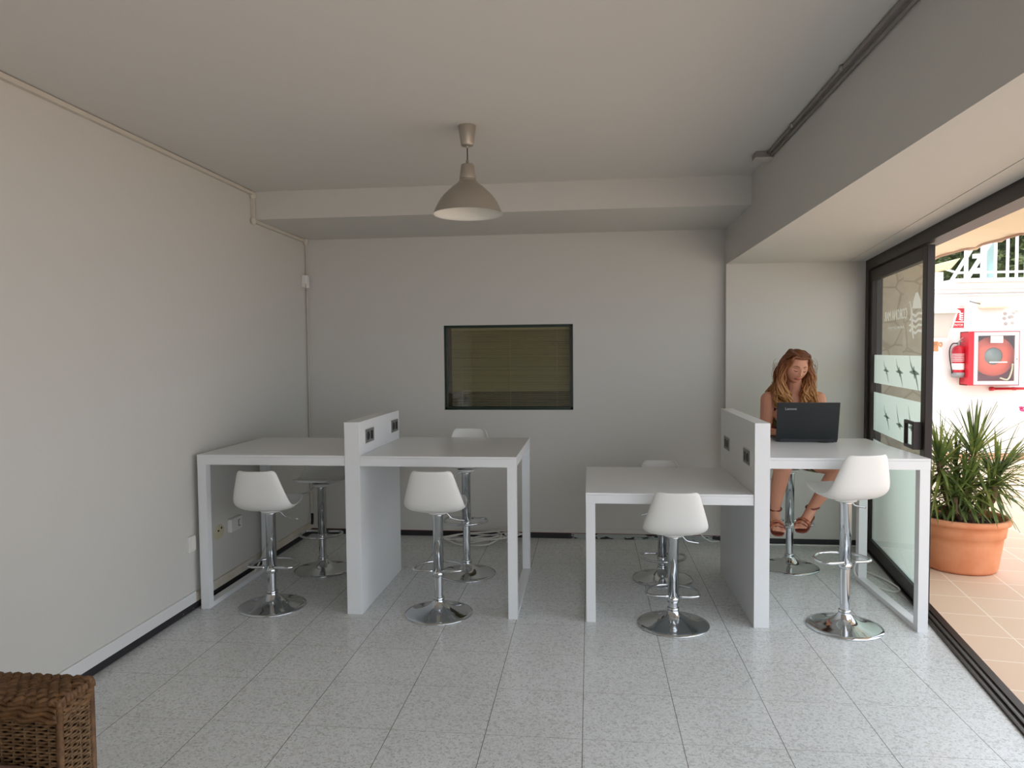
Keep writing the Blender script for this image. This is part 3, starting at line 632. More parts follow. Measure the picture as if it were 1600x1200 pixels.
# ------------------------------------------------------------------ pendant
pl = empty('pendant_lamp', (-.634, 3.722, 2.761), label='brushed grey bell shaped pendant lamp hanging from the ceiling', category='lamp')
MB().lathe([(.0, 0), (.046, 0), (.047, -.004), (.033, -.097), (.030, -.103), (.0, -.104)], 36).build('ceiling_cup', m_silver, pl)
MB().lathe([(.0, -.10), (.007, -.10), (.006, -.114), (0, -.115)], 12).build('cord_grip', m_silver, pl)
MB().tube([(0, 0, -.105), (0, 0, -.195)], .0028, 8).build('cord', m_rub, pl)
MB().lathe([(0, -.175), (.007, -.176), (.008, -.197), (.030, -.199), (.033, -.203), (.043, -.272), (.042, -.275)], 36).build('lamp_cap', m_silver, pl)
MB().lathe([(.0415, -.272), (.0415, -.2785)], 36).build('cap_gap', m_rub, pl)
prof = [(.043, -.277), (.045, -.283), (.050, -.291), (.062, -.302), (.082, -.318), (.104, -.337), (.126, -.359), (.145, -.382), (.162, -.412), (.174, -.438), (.1825, -.458)]
sh = MB().lathe(prof, 64).build('lamp_shade', m_silver, pl)
MB().lathe([(r-.0018, z-.0006) for r, z in prof]+[(.1825, -.4585)], 64).build('shade_lining', m_inner, sh)
MB().lathe([(.018, -.28), (.020, -.33), (.012, -.335), (0, -.335)], 20).build('bulb_socket', m_white, sh)

# ------------------------------------------------------------------ conduits, boxes, sensor
m_cond = mat('painted_conduit', (206, 200, 188), .7)
def conduit(name, pts, w_, label, mt=m_cond, clips=(), n=4):
    e = empty(name, pts[0], label=label, category='conduit'); P = [Vector(p)-Vector(pts[0]) for p in pts]
    b = MB()
    for a, c in zip(P[:-1], P[1:]): b.tube([a, c], w_, n, n > 4)
    b.build('trunking', mt, e)
    for k in clips:
        MB().ball(Vector(k)-Vector(pts[0]), (w_*1.5, w_*1.9, w_*1.9), 4).build('joint', mt, e)
    return e
conduit('ceiling_conduit', [(XL+.014, -1.5, ZC-.016), (XL+.014, YBM-.02, ZC-.016), (XL+.014, YBM-.02, ZBM-.012), (XL+.014, YB-.01, ZBM-.016)], .016, 'long white cable conduit stepping down under the beam along the left wall',
        clips=[(XL+.014, YBM-.02, ZC-.03), (XL+.014, YBM-.02, ZBM-.012), (XL+.02, YB-.03, ZBM-.02)])
conduit('corner_conduit', [(XL+.02, YB-.02, ZBM-.02), (XL+.02, YB-.02, .20)], .007, 'thin white pipe running down the back left corner')
rc = conduit('beam_conduit', [(1.062, 4.42, ZC-.012), (1.040, -1.5, ZC-.012)], .0085, 'twin grey pipes along the ceiling beside the right beam', mat('grey_pipe', (150, 142, 134), .6), n=8, clips=[(1.05, 3.15, ZC-.012), (1.056, 3.9, ZC-.012)])
MB().tube([(1.080-1.062, 0, -.016), (1.082-1.062, -5.92, -.016)], .0085, 8).build('trunking', bpy.data.materials['grey_pipe'], rc)
jb2 = empty('ceiling_junction_box', (1.045, 4.47, ZC), label='grey junction box on the ceiling where the twin pipes end', category='junction box')
MB().box(-.055, .045, -.05, .05, -.035, 0).build('box_body', bpy.data.materials['grey_pipe'], jb2, .004)
MB().box(-.058, .048, -.053, .053, -.042, -.035).build('box_lid', m_cond, jb2, .003)
conduit('wall_conduit', [(XL+.02, 5.03, .95), (XL+.02, 5.03, .11)], .03, 'wide white trunking down the left wall behind the leftmost table', m_wall)
sn = empty('motion_sensor', (XL+.02, 5.90, 2.205), label='small white sensor high in the back left corner', category='sensor')
MB().box(-.022, .03, -.045, .02, -.06, .05).build('sensor_body', m_white, sn, .01); MB().ball((.03, -.045, -.045), (.012, .012, .02), 6).build('sensor_lens', m_inner, sn)
sk = empty('wall_socket', (XL, 4.062, .418), label='white surface socket low on the left wall just before the tables', category='socket')
MB().box(0, .022, -.035, .035, -.048, .048).build('socket_body', m_white, sk, .004); MB().box(.022, .028, -.027, .027, -.038, .038).build('socket_cover', m_inner, sk, .003)
sk = empty('wall_socket', (XL, 4.62, .415), label='white double socket on the wall under the leftmost table', category='socket')
MB().box(0, .03, -.10, .05, -.045, .045).build('socket_body', m_white, sk, .004)
MB().box(.03, .032, -.005, .0, -.02, .024).build('socket_gap', m_rub, sk); b = MB(); b.box(.03, .032, 0, .02, .02, .024); b.box(.03, .032, 0, .02, -.022, -.018); b.build('socket_contacts', m_rub, sk)
sk = empty('wall_stain_patch', (XL, 4.41, .405), label='old filled hole with dark specks on the wall under the leftmost table', category='wall patch')
b = MB(); b.lathe([(0, .003), (.045, .002), (.05, 0)], 14, fr=lambda a, c, z: (z, a*1.4, c)); b.build('filler', mat('filler_cream', (206, 196, 164), .9), sk)
b = MB(); b.ball((.003, -.01, .008), (.003, .012, .006), 4); b.ball((.003, .03, .02), (.003, .010, .008), 4); b.build('specks', m_rub, sk)
def cable(name, pts, r, label, mt=m_cable, n=6):
    return MB().tube(spline(pts, 6), r, n).build(name, mt, label=label, category='cable')
cable('loose_cable', [(XL+.035, 5.90, .19), (XL+.04, 5.89, .15), (XL+.045, 5.87, .10)], .012, 'short black cable end hanging at the foot of the back left corner', m_rub)
cable('loose_cable', [(XL+.04, 5.10, .10), (XL+.06, 4.99, .17), (XL+.07, 4.86, .10), (XL+.07, 4.72, .02), (XL+.085, 4.5, .02)], .007, 'loose cream cable drooping to the skirting under the leftmost table')
coil = []
for i in range(70):
    a = i*.42; coil.append((-.93+.24*math.cos(a)*(1+.15*math.sin(i*.31))+.03*math.sin(i*.7)+(.10 if 20 < i < 44 else 0), 5.72+.11*math.sin(a)*(1+.2*math.cos(i*.23)), .010+.085*abs(math.sin(i*.17))*(.4+.6*(math.cos(a*.5)**2))+.004*(i % 3)))
cable('cable_coil', coil, .0062, 'loose coil of white cable on the floor behind the table below the window')
cable('loose_cable', [(.70, 5.0, .69), (.74, 5.2, .50), (.80, 5.5, .30), (.86, 5.62, .14), (.96, 5.78, .045), (1.04, 5.84, .03)], .005, 'thin white cable hanging behind the low worktable down to the patchy back skirting')
cable('loose_cable', [(1.80, 4.98, .16), (1.79, 5.0, .06), (1.83, 4.93, .012), (1.93, 4.75, .012), (2.0, 4.80, .012), (1.99, 4.98, .012), (1.92, 5.2, .012)], .006, 'white cable looping on the floor beside the glass door')

# ------------------------------------------------------------------ laptop
lt = empty('laptop', (1.407, 4.80, .972), R(-4), label='open black laptop on the high table in front of the woman', category='laptop')
MB().box(-.19, .19, .0, .255, .002, .018).build('base', m_black, lt, .004)
b = MB(); 
for i in range(6):
    for j in range(15): b.box(-.165+j*.0222, -.165+j*.0222+.019, .035+i*.0205, .035+i*.0205+.017, .018, .0195)
b.build('keyboard', mat('keys', (40, 40, 42), .5), lt)
MB().box(-.05, .05, .175, .24, .018, .0186).build('touchpad', mat('pad', (52, 52, 54), .4), lt)
b = MB(); b.box(-.165, .165, -.006, .010, .0, .02); b.build('hinge', m_black, lt, .002)
F = lambda x, y, z: (x, -.004+y-(z)*.22, .014+z*.975)
lid = MB().box(-.192, .192, 0, .008, .0, .256, F).build('lid', mat('lid_black', (32, 36, 38), .38), lt, .004)
MB().box(-.178, .178, .008, .0085, .018, .24, F).build('screen', mat('screen_dark', (60, 66, 74), .2), lid)
o_ = Vector(F(-.108, -.0008, .212)); up = (Vector(F(0, 0, 1))-Vector(F(0, 0, 0))).normalized(); xr = Vector((1, 0, 0)); nn = xr.cross(up)
text('lettering', 'Lenovo', .024, mat('silver_lettering', (186, 190, 192), .3, .5), lid, Matrix(((xr.x, up.x, nn.x, o_.x), (xr.y, up.y, nn.y, o_.y), (xr.z, up.z, nn.z, o_.z), (0, 0, 0, 1))))
MB().tube(spline([(.06, .0, .004), (.08, -.03, .004), (.12, -.035, .004), (.15, -.01, .004)], 6), .003, 6).build('power_cable', m_black, lt)

# ------------------------------------------------------------------ woman
wm = empty('person', (1.435, 5.26, 0), label='woman with long wavy auburn hair in a dark floral top typing on a laptop', category='person')
OX, OY = 1.435, 5.26
m_skin = mat('skin', (206, 148, 122), .5, sss=.12, spec=.35)
def W(p): return (p[0]-OX, p[1]-OY, p[2])
sk_ = MB()
def loft(mb, secs, n=28, cap=True):
    """secs: (cx, cy, cz, rx, ry, tilt about x)"""
    rings = []
    for cx, cy, cz, rx_, ry_, tl in secs:
        rg = []
        for j in range(n):
            a = 2*math.pi*j/n; x = rx_*math.cos(a); y = ry_*math.sin(a); rg.append(W((cx+x, cy+y*math.cos(tl), cz+y*math.sin(tl))))
        rings.append(rg)
    mb.ring_loft(rings, cap, cap)
TORSO = [(1.432, 5.285, .740, .10, .09, 0), (1.432, 5.285, .755, .165, .125, .0), (1.432, 5.285, .785, .188, .138, 0), (1.432, 5.285, .82, .170, .122, .05), (1.43, 5.278, .90, .150, .108, .1), (1.43, 5.262, .98, .145, .104, .15),
         (1.43, 5.240, 1.06, .155, .112, .2), (1.43, 5.222, 1.13, .165, .118, .25), (1.43, 5.212, 1.19, .172, .105, .28), (1.43, 5.208, 1.235, .165, .085, .3), (1.43, 5.205, 1.27, .11, .07, .3), (1.43, 5.198, 1.295, .058, .055, .3)]
loft(sk_, TORSO)
for sx in (-1, 1): sk_.ball(W((1.43+sx*.078, 5.135, 1.12)), (.068, .062, .068), 10)          # bust
HC = Vector((1.420, 5.112, 1.458))
sk_.limb([W((1.43, 5.205, 1.24)), W((1.427, 5.185, 1.31)), W((1.421, 5.15, 1.40))], [.062, .052, .055])
# arms: shoulder, elbow, wrist
def arm(S, E, Wr, mb):
    mid1 = tuple(S[i]*.5+E[i]*.5 for i in range(3)); mid2 = tuple(E[i]*.65+Wr[i]*.35 for i in range(3))
    mb.limb([W(S), W(mid1), W(E), W(mid2), W(Wr)], [.056, .046, .037, .037, .024])
SR, ER, WRr = (1.262, 5.195, 1.225), (1.222, 5.13, .992), (1.300, 4.985, 1.008)
SL, EL, WRl = (1.598, 5.195, 1.225), (1.632, 5.13, .998), (1.520, 4.985, 1.008)
arm(SR, ER, WRr, sk_); arm(SL, EL, WRl, sk_)
def hand(Wr, dirv, side, mb):
    """palm and five separate fingers resting on the keys; side=+1 when the thumb lies toward +x"""
    d = Vector(dirv).normalized(); up_ = Vector((0, 0, 1)); rt = d.cross(up_).normalized()  # rt = +x-ish for d=-y ... sign handled by side
    if rt.x < 0: rt = -rt
    rt = rt*side; w_ = Vector(W(Wr))
    for k in range(4):
        o_ = (-.027+.018*k); mb.limb([w_+rt*o_*.5, w_+d*.04+rt*o_*.9+up_*.004, w_+d*.082+rt*o_], [.015, .014, .011], 8)
    for k, ln in enumerate((.058, .072, .076, .068)):
        o_ = (-.029+.0195*k); b0 = w_+d*.082+rt*o_+up_*.002
        j1 = b0+d*ln*.45+up_*.006; j2 = b0+d*ln*.75-up_*.008; j3 = b0+d*ln*.88-up_*(.020)
        mb.limb([b0, j1, j2, j3], [.0095, .0088, .008, .007], 8)
    t0 = w_+d*.022+rt*.026; mb.limb([t0, t0+d*.028+rt*.020-up_*.004, t0+d*.055+rt*.024-up_*.010], [.013, .0105, .0085], 8)
hand(WRr, (.22, -1, -.03), 1, sk_); hand(WRl, (-.22, -1, -.03), -1, sk_)
# legs: hip, knee, ankle, foot
LEGS = [((1.350, 5.25, .812), (1.285, 4.90, .785), (1.272, 5.045, .475)), ((1.515, 5.25, .812), (1.665, 4.92, .782), (1.520, 5.035, .490))]
FEET = [((1.272, 5.06, .425), (1.262, 4.985, .405), (1.257, 4.905, .375), Vector((-.04, -1, -.26))), ((1.506, 5.055, .440), (1.462, 4.985, .425), (1.418, 4.925, .392), Vector((-.55, -.85, -.28)))]
for (H_, K_, A_), (heel, mid, ball_, fd) in zip(LEGS, FEET):
    tm = tuple((H_[i]+K_[i])/2 for i in range(3)); cm = tuple(K_[i]*.66+A_[i]*.34 for i in range(3)); cm = (cm[0], cm[1]+.014, cm[2])
    sk_.limb([W(H_), W(tm), W(K_)], [.086, .077, .060]); sk_.limb([W(K_), W(cm), W(A_)], [.056, .054, .034])
    sk_.ball(W(K_), (.056, .056, .058), 8)
    hl, md, bl_ = Vector(W(heel)), Vector(W(mid)), Vector(W(ball_)); an_ = Vector(W(A_))
    fd = fd.normalized(); rt = fd.cross(Vector((0, 0, 1))).normalized()
    sk_.limb([an_, hl], [.034, .031]); sk_.limb([an_, md, bl_], [.034, .030, .024])
    for o_ in (-.022, 0, .022): sk_.limb([hl+rt*o_*.4, bl_+rt*o_], [.024, .019])
    inn = 1 if rt.x > 0 else -1
    for k in range(5):   # toes, the big one toward the other foot
        side = (1 if H_[0] < 1.43 else -1)*inn
        o_ = (.028-.0145*k)*side; ln = (.036, .034, .030, .026, .020)[k]
        sk_.limb([bl_+rt*o_, bl_+rt*o_*1.05+fd*ln-Vector((0, 0, .002))], [.0135 if k == 0 else .0105, .012 if k == 0 else .0088], 8)
# head
TILT, TURN = R(20), R(10)
HM = Matrix.Translation(HC) @ Matrix.Rotation(TURN, 4, 'Z') @ Matrix.Rotation(R(5), 4, 'Y') @ Matrix.Rotation(TILT, 4, 'X')
def HW(x, y, z): q = HM @ Vector((x, y, z)); return W(q)
def g3(p, c, s): return math.exp(-sum(((p[i]-c[i])/s[i])**2 for i in range(3)))
rings = []; nlat, nlon = 48, 64
for i in range(nlat+1):
    a = -math.pi/2+math.pi*i/nlat; rg = []
    for j in range(nlon):
        b_ = 2*math.pi*j/nlon; u = Vector((math.cos(a)*math.cos(b_), math.cos(a)*math.sin(b_), math.sin(a)))
        x, y, z = u.x*.079, u.y*.092, u.z*.112
        if z < 0: k = 1-.27*(-z/.112)**1.6; x *= k; y = y*(1-.12*(-z/.112)) - .006*(-z/.112)
        if y < 0:
            x *= 1; f_ = 1 if y < -.03 else max(0, -y/.03)
            for sx in (-1, 1):
                y += f_*.012*g3((x, z, 0), (sx*.031, .008, 0), (.016, .011, 1))       # sockets
                y -= f_*.006*g3((x, z, 0), (sx*.030, .027, 0), (.022, .007, 1))       # brow
                y -= f_*.006*g3((x, z, 0), (sx*.040, -.024, 0), (.018, .016, 1))      # cheek
                y -= f_*.004*g3((x, z, 0), (sx*.030, .004, 0), (.011, .006, 1))       # lid
                y -= f_*.008*g3((x, z, 0), (sx*.010, -.036, 0), (.007, .007, 1))      # nostril wing
            y -= f_*.020*g3((x, z, 0), (0, -.030, 0), (.009, .012, 1)); y -= f_*.012*g3((x, z, 0), (0, -.008, 0), (.008, .018, 1)); y -= f_*.006*g3((x, z, 0), (0, .01, 0), (.009, .016, 1))
            y -= f_*.008*g3((x, z, 0), (0, -.060, 0), (.024, .011, 1)); y += f_*.005*g3((x, z, 0), (0, -.0605, 0), (.022, .0022, 1))
            y -= f_*.010*g3((x, z, 0), (0, -.090, 0), (.020, .014, 1)); y += f_*.005*g3((x, z, 0), (0, -.075, 0), (.02, .006, 1))
        rg.append(HW(x, y, z))
    rings.append(rg)
headmb = MB(); headmb.ring_loft(rings)
sk_.ring_loft(rings)
for sx in (-1, 1): sk_.ball(HW(sx*.074, .008, -.005), (.010, .018, .028), 8)
body = sk_.build('body', m_skin, wm)
rm = body.modifiers.new('remesh', 'REMESH'); rm.mode = 'VOXEL'; rm.voxel_size = .0036; rm.use_smooth_shade = True
sm = body.modifiers.new('smooth', 'SMOOTH'); sm.factor = .5; sm.iterations = 3
# face details
m_lip = mat('lips', (172, 92, 84), .4); m_brow = mat('eyebrow', (104, 68, 44), .8); m_lash = mat('lash', (60, 38, 28), .6)
def face_y(x, z):
    best = min((abs(r_[0]-x)*1+abs(r_[2]-z), r_[1]) for rg in FR for r_ in rg); return best[1]
HI = HM.inverted(); FR = [[HI @ (Vector(p)+Vector((OX, OY, 0))) for p in rg] for rg in rings]; FR = [[q for q in rg if q.y < -.02] for rg in FR]
def fp(x, z, off=.0015): return HW(x, face_y(x, z)-off, z)
MB().tube([fp(-.024, -.060), fp(-.012, -.0565), fp(0, -.058), fp(.012, -.0565), fp(.024, -.060)], [.001, .0038, .0034, .0038, .001], 8).build('upper_lip', m_lip, wm)
MB().tube([fp(-.022, -.0615), fp(-.01, -.066), fp(0, -.067), fp(.01, -.066), fp(.022, -.0615)], [.001, .0042, .005, .0042, .001], 8).build('lower_lip', m_lip, wm)
for sx in (-1, 1):
    MB().tube([fp(sx*.014, .028), fp(sx*.030, .033), fp(sx*.047, .027)], [.0030, .0030, .0012], 6).build('eyebrow', m_brow, wm)
    MB().tube([fp(sx*.018, .000, .002), fp(sx*.024, -.003, .0025), fp(sx*.032, -.004, .0025), fp(sx*.043, .001, .002)], [.0012, .0021, .0022, .0012], 6).build('eyelash', m_lash, wm)
    MB().tube([fp(sx*.020, .011, 0), fp(sx*.031, .014, 0), fp(sx*.043, .010, 0)], [.0008, .0016, .0008], 6).build('eyelid_crease', mat('lid_crease_brown', (150, 100, 82), .6), wm)  # thin brown line, darker than the skin, along the upper eyelid fold
# dress: dark floral
def floral():
    m = bpy.data.materials.new('floral_cloth'); m.use_nodes = True; nt = m.node_tree; N = nt.nodes; L = nt.links; b = N['Principled BSDF']; b.inputs['Roughness'].default_value = .85
    tc = N.new('ShaderNodeTexCoord'); v = N.new('ShaderNodeTexVoronoi'); v.inputs['Scale'].default_value = 26; L.new(tc.outputs['Object'], v.inputs['Vector'])
    r = N.new('ShaderNodeValToRGB'); e = r.color_ramp; e.interpolation = 'CONSTANT'; e.elements[0].position = 0; e.elements[0].color = (*lin((24, 22, 28)), 1)
    e.elements[1].position = .52; e.elements[1].color = (*lin((150, 78, 70)), 1)
    for p, c in ((.64, (28, 24, 30)), (.74, (126, 124, 74)), (.84, (196, 150, 110)), (.92, (30, 26, 32))): k = e.elements.new(p); k.color = (*lin(c), 1)
    sc_ = N.new('ShaderNodeSeparateColor'); L.new(v.outputs['Color'], sc_.inputs[0]); L.new(sc_.outputs[0], r.inputs['Fac']); L.new(r.outputs['Color'], b.inputs['Base Color']); return m
m_floral = floral()
dr = MB(); n = 40
def top_z(a):   # neckline: deep at the front (a=-90 deg), higher at the back
    fr_ = max(0, -math.sin(a)); side = abs(math.cos(a)); return 1.165+.03*side-.035*fr_**3+.03*max(0, math.sin(a))
rings = []
SEC = [s for s in TORSO if .68 < s[2] < 1.2]
for i, (cx, cy, cz, rx_, ry_, tl) in enumerate(SEC+[SEC[-1]]):
    rg = []
    for j in range(n):
        a = 2*math.pi*j/n; gx = rx_+.010; gy = ry_+.010
        x = gx*math.cos(a); y = gy*math.sin(a); px, py, pz = cx+x, cy+y*math.cos(tl), cz+y*math.sin(tl)
        if y < 0: py -= .052*math.exp(-((pz-1.115)/.055)**2)*math.exp(-((abs(x)-.075)/.06)**2)*(-math.sin(a))
        if i >= len(SEC)-1: pz = min(pz, top_z(a)); 
        if i == len(SEC): px = cx+(px-cx)*.96; py = cy+(py-cy)*.96; pz -= .004
        rg.append(W((px, py, pz)))
    rings.append(rg)
dr.ring_loft(rings, True, False)
for sx in (-1, 1): dr.tube([Vector(W(p)) for p in ((1.43+sx*.095, 5.100, 1.165), (1.43+sx*.115, 5.130, 1.225), (1.43+sx*.12, 5.185, 1.275), (1.43+sx*.115, 5.25, 1.25), (1.43+sx*.10, 5.30, 1.19))], .017, 8, flat=.35)
for (H_, K_, A_) in LEGS:
    q = [tuple(H_[i]+(K_[i]-H_[i])*t for i in range(3)) for t in (0, .2, .4, .55)]; dr.limb([W(p) for p in q[:3]], [.093, .090, .084]); 
dress = dr.build('dress', m_floral, wm)
# sandals
m_sand = mat('brown_leather', (120, 62, 46), .35); m_gold = mat('bronze_leather', (176, 108, 80), .25, .4)
for (H_, K_, A_), (heel, mid, ball_, fd) in zip(LEGS, FEET):
    hl, bl_, an_ = Vector(W(heel)), Vector(W(ball_)), Vector(W(A_)); fd = fd.normalized(); rt = fd.cross(Vector((0, 0, 1))).normalized(); up_ = rt.cross(fd)
    b = MB(); sole = []
    for t, wd in ((-.035, .012), (-.028, .026), (0, .032), (.06, .031), (.11, .040), (.15, .044), (.185, .040), (.205, .026), (.210, .010)):
        c = hl+fd*t-up_*.030 if False else hl+(bl_-hl).normalized()*t-up_*.026; sole.append([c-rt*wd, c+rt*wd, c+rt*wd-up_*.009, c-rt*wd-up_*.009])
    b.ring_loft(sole, smooth=False); s0 = b.build('sandal', m_sand, wm)
    def strap(c, r1, r2, tiltv, wd, mt):
        pts = [];
        for k in range(17): a = 2*math.pi*k/16; pts.append(c+rt*r1*math.cos(a)+up_*r2*math.sin(a)+fd*tiltv*math.cos(a))
        MB().tube(pts, wd, 8, flat=.5, caps=False).build('strap', mt, s0)
    ad = (hl-an_).normalized(); fa = ad.cross(rt).normalized()
    pts = [an_-ad*.004+rt*.043*math.cos(2*math.pi*k/16)+fa*.044*math.sin(2*math.pi*k/16) for k in range(17)]
    MB().tube(pts, .006, 8, caps=False).build('ankle_strap', m_sand, s0)
    strap(bl_-fd*.035+up_*.001, .043, .033, .0, .007, m_gold); strap(bl_-fd*.012-up_*.002, .046, .028, .016, .006, m_gold); strap(bl_-fd*.020-up_*.002, .045, .030, -.020, .006, m_sand); strap(bl_+fd*.012-up_*.004, .043, .021, -.006, .005, m_sand)
    MB().tube([hl+(hl-bl_).normalized()*.034-up_*.03, hl+(hl-bl_).normalized()*.036+up_*.02, an_+(hl-bl_).normalized()*.036], .008, 8, flat=.5).build('heel_counter', m_sand, s0)
# hair
def hair_mat():
    m = bpy.data.materials.new('auburn_hair'); m.use_nodes = True; nt = m.node_tree; N = nt.nodes; L = nt.links; b = N['Principled BSDF']; b.inputs['Roughness'].default_value = .42
    tc = N.new('ShaderNodeTexCoord'); sp = N.new('ShaderNodeSeparateXYZ'); L.new(tc.outputs['Object'], sp.inputs[0])
    n_ = N.new('ShaderNodeTexNoise'); n_.inputs['Scale'].default_value = 45; L.new(tc.outputs['Object'], n_.inputs['Vector'])
    mr = N.new('ShaderNodeMapRange'); mr.inputs[1].default_value = 1.56; mr.inputs[2].default_value = 1.22; L.new(sp.outputs['Z'], mr.inputs[0])
    ad = N.new('ShaderNodeMath'); ad.operation = 'MULTIPLY_ADD'; ad.inputs[1].default_value = .6; L.new(n_.outputs['Fac'], ad.inputs[0])
    sb_ = N.new('ShaderNodeMath'); sb_.operation = 'SUBTRACT'; sb_.inputs[1].default_value = .3; L.new(mr.outputs[0], sb_.inputs[0]); L.new(sb_.outputs[0], ad.inputs[2])
    r = N.new('ShaderNodeValToRGB'); e = r.color_ramp; e.elements[0].color = (*lin((104, 58, 30)), 1); e.elements[1].color = (*lin((196, 144, 88)), 1); k = e.elements.new(.45); k.color = (*lin((142, 86, 46)), 1)
    L.new(ad.outputs[0], r.inputs['Fac']); L.new(r.outputs['Color'], b.inputs['Base Color']); return m
hr = MB(); random.seed(21)
# cap over the skull
rings = []
for i in range(15):
    a = R(-35)+(R(90)-R(-35))*i/14; rg = []
    for j in range(36):
        b_ = 2*math.pi*j/36; u = Vector((math.cos(a)*math.cos(b_), math.cos(a)*math.sin(b_), math.sin(a))); x, y, z = u.x*.088, .006+u.y*.098, .004+u.z*.122
        if y < 0 and z < .072: y = max(y, -.02-max(0, (abs(x)-.055))*.0)          # open face
        rg.append(HW(x, y, z))
    rings.append(rg)
hr.ring_loft(rings, True, True)
HCl = Vector(W(HC))
NL = 460
for i in range(NL):
    front = i % 3 == 0; sx = random.choice((-1, 1))
    # root along the parting line or crown, flow outward then down
    t = random.random(); py0 = -.070+.15*t
    root = Vector((-.012+random.uniform(-.006, .006), py0, .108-.5*abs(py0)**1.7*3+random.uniform(-.004, .004)))
    az = R(random.uniform(-28, 100)) if not front else R(random.uniform(-35, 15))     # 0 = side, -90 = front, 90 = back
    wx, wy = math.cos(az)*sx, math.sin(az)
    if az < R(-20): rr0 = .083
    else: rr0 = .09
    ear = Vector((wx*(rr0+random.uniform(-.004, .012)), wy*.098+.004, random.uniform(.0, .03)))
    up1 = Vector((wx*.062, (root.y+wy*.06)/2-.004, .096+random.uniform(-.004, .008)))
    if wy < -.2: up1 = Vector((wx*.066, -.062, .080))
    p0, p1, p2 = [Vector(HW(*q)) for q in (root, up1, ear)]
    ox = sx*random.uniform(.085, .135); 
    if wy < .35: ylo = random.uniform(-.14, -.06)+5.23-OY; ox = sx*random.uniform(.045, .135)
    else: ylo = random.uniform(.05, .11)+5.23-OY; ox = sx*random.uniform(0, .15)
    zl = random.uniform(1.165, 1.265) if wy < .35 else random.uniform(1.12, 1.25)
    bx = 1.425-OX
    p3 = Vector((bx+sx*random.uniform(.085, .125)*(1 if wy < .5 else .8), (p2.y+ylo)/2, 1.37)); p4 = Vector((bx+ox, ylo, (zl+1.30)/2)); p5 = Vector((bx+ox*.95+random.uniform(-.015, .015), ylo-(.01 if wy < .35 else -.01), zl))
    C_ = spline([p0, p1, p2, p3, p4, p5], 9); nC = len(C_); ph = random.uniform(0, 6.28); fq = random.uniform(5, 8.5); amp = random.uniform(.008, .019)
    pts = []
    for k, q in enumerate(C_):
        u = k/(nC-1); am = amp*max(0, (u-.28)/.72)**.8*1.25
        pts.append(q+Vector((math.cos(ph+u*fq*2.4)*am, math.sin(ph+u*fq*2.4)*am, 0)))
    r0_ = random.uniform(.004, .0075)
    hr.tube(pts, [r0_*(.7+.6*min(1, 2*k/nC))*(1-.85*max(0, (k/nC-.75)/.25)) for k in range(nC)], 6, flat=.6)
for i in range(70):   # fly-away strands
    sx = random.choice((-1, 1)); a = random.uniform(-1.2, 1.2); z = random.uniform(1.22, 1.52); b0 = Vector((1.425-OX+sx*random.uniform(.09, .13), random.uniform(-.13, -.02), z))
    hr.tube(spline([b0, b0+Vector((sx*.02, 0, -.02)), b0+Vector((sx*random.uniform(.01, .035), 0, -.06)), b0+Vector((sx*random.uniform(.0, .03), 0, -.10))], 4), .0011, 4)
hr.build('hair', hair_mat(), wm)

# ------------------------------------------------------------------ wicker chair, bottom left
CX1, CY0, CY1, CT = -1.285, 1.555, 1.665, .752
wc = empty('wicker_armchair', (-1.75, CY0, 0), R(0), label='brown woven wicker chair with a pale cushion in the near left corner', category='chair')
def wk_mat(name, a, b_, sc_):
    return mat(name, a, .55, var=(sc_, b_, .22), bump=(200, .3))
m_wk = wk_mat('wicker', (74, 52, 30), (126, 98, 66), 60); m_wk2 = wk_mat('wicker_rail', (74, 50, 28), (118, 84, 50), 40)
L0, L1 = -.62, CX1-(-1.75); D0_, D1_ = 0, CY1-CY0
b = MB(); b.box(L0+.012, L1-.012, .012, D1_-.012, .04, CT-.03); b.build('back_core', mat('dark_wicker_core', (46, 32, 20), .9), wc)
wv = MB(); per = []
def perim(t):   # rounded rectangle of the back panel
    Wd, Dp = L1-L0, D1_; P_ = 2*(Wd+Dp); s = t*P_
    if s < Wd: return Vector((L0+s, 0, 0)), Vector((0, -1, 0))
    s -= Wd
    if s < Dp: return Vector((L1, s, 0)), Vector((1, 0, 0))
    s -= Dp
    if s < Wd: return Vector((L1-s, Dp, 0)), Vector((0, 1, 0))
    return Vector((L0, Dp-(s-Wd), 0)), Vector((-1, 0, 0))
nP = 300
for r_ in range(80):
    z = .06+r_*.0083; pts = []
    for k in range(nP+1):
        p, nr = perim((k % nP)/nP); pts.append(p+nr*(.0030*math.cos(k*math.pi/2+ (r_ % 2)*math.pi))+Vector((0, 0, z+.0012*noise.noise(Vector((k*.3, r_*1.7, 0))))))
    wv.tube(pts, .0034, 5, caps=False)
wv.build('back_weave', m_wk, wc)
st_ = MB()
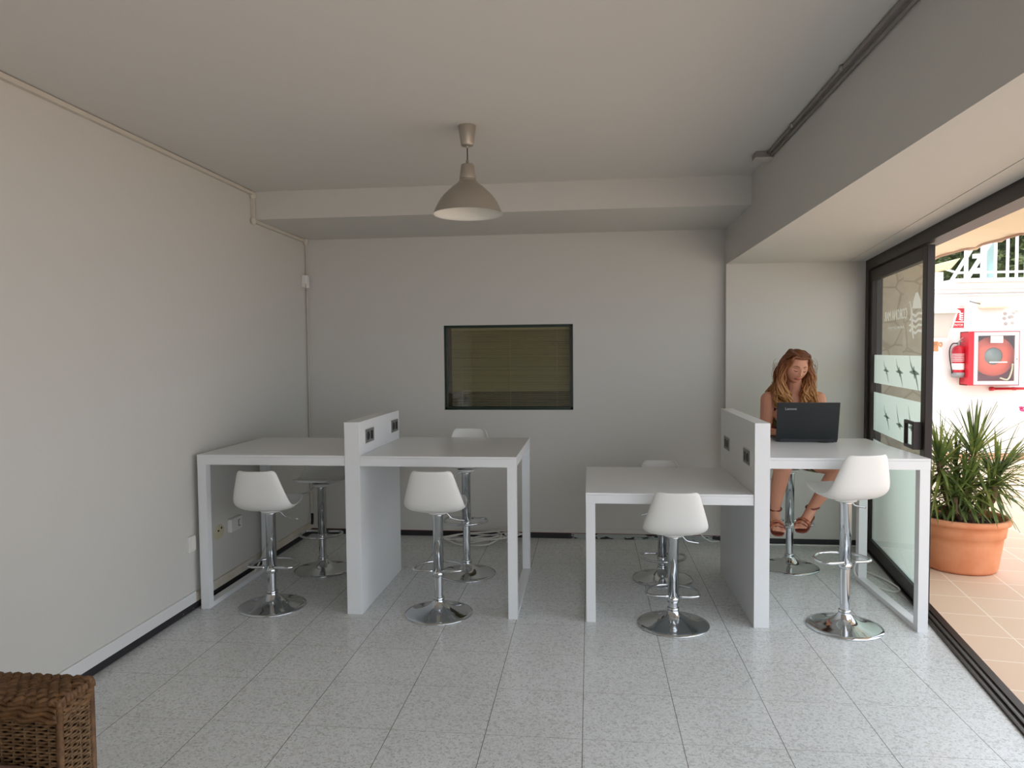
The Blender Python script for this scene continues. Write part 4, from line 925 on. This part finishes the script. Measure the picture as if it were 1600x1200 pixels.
for k in range(0, nP, 4):
    p, nr = perim((k+.5)/nP); st_.tube([p+Vector((0, 0, .05)), p+Vector((0, 0, CT-.02))], .0032, 5)
st_.build('upright_canes', m_wk, wc)
rl_ = MB()
for lane in range(10):
    yy = -.004+lane*(D1_+.008)/9; pts = []
    for k in range(221):
        x = L0+(L1-L0+.004)*k/220; q_ = noise.noise(Vector((k*.11, lane*3.1, 0))); pts.append((x, yy+.004*math.sin(k*1.1+lane*2.1+q_*2), CT-.010+.0045*math.cos(k*1.1+lane*2.1+q_*2)-(.005 if lane in (0, 9) else 0)+.003*q_))
    pts.append((L1+.004, yy, CT-.03)); rl_.tube(pts, .0072, 6)
for lane in range(4):
    x = L1-.002; rl_.tube([(x+.003*math.sin(k*.9+lane), -.002+(D1_+.006)*k/24, CT-.018-lane*.014+.003*math.cos(k*.9+lane*2)) for k in range(25)], .0075, 7)
    rl_.tube([(L0+(L1-L0)*k/120, -.004+.003*math.sin(k*.8+lane*1.6), CT-.022-lane*.013+.003*math.cos(k*.8+lane)) for k in range(121)], .0075, 7)
rl_.build('top_rail', m_wk2, wc)
co = MB()
for (x, y) in ((L1, 0), (L1, D1_)): co.tube([(x, y, 0), (x, y, CT-.02)], .0085, 8)
co.build('corner_cane', m_wk2, wc)
b = MB(); b.box(L0, L1-.012, -.66, -.004, .04, .40); b.build('seat_base', m_wk, wc, .01)
cu_ = MB()
rgs = []
for zz, inset in ((.40, .03), (.41, .008), (.44, 0), (.55, 0), (.585, .010), (.597, .035)):
    x0, x1, y0, y1 = L0+inset, L1-.02-inset, -.64+inset, -.012-inset; q = []; rad = .05
    for cxx, cyy, a0 in ((x1-rad, y1-rad, 0), (x0+rad, y1-rad, 90), (x0+rad, y0+rad, 180), (x1-rad, y0+rad, 270)):
        for k in range(6): a = R(a0+18*k); q.append((cxx+rad*math.cos(a), cyy+rad*math.sin(a), zz))
    rgs.append(q)
cu_.ring_loft(rgs); cu_.build('cushion', mat('brown_cushion', (128, 100, 84), .9, bump=(150, .2)), wc)
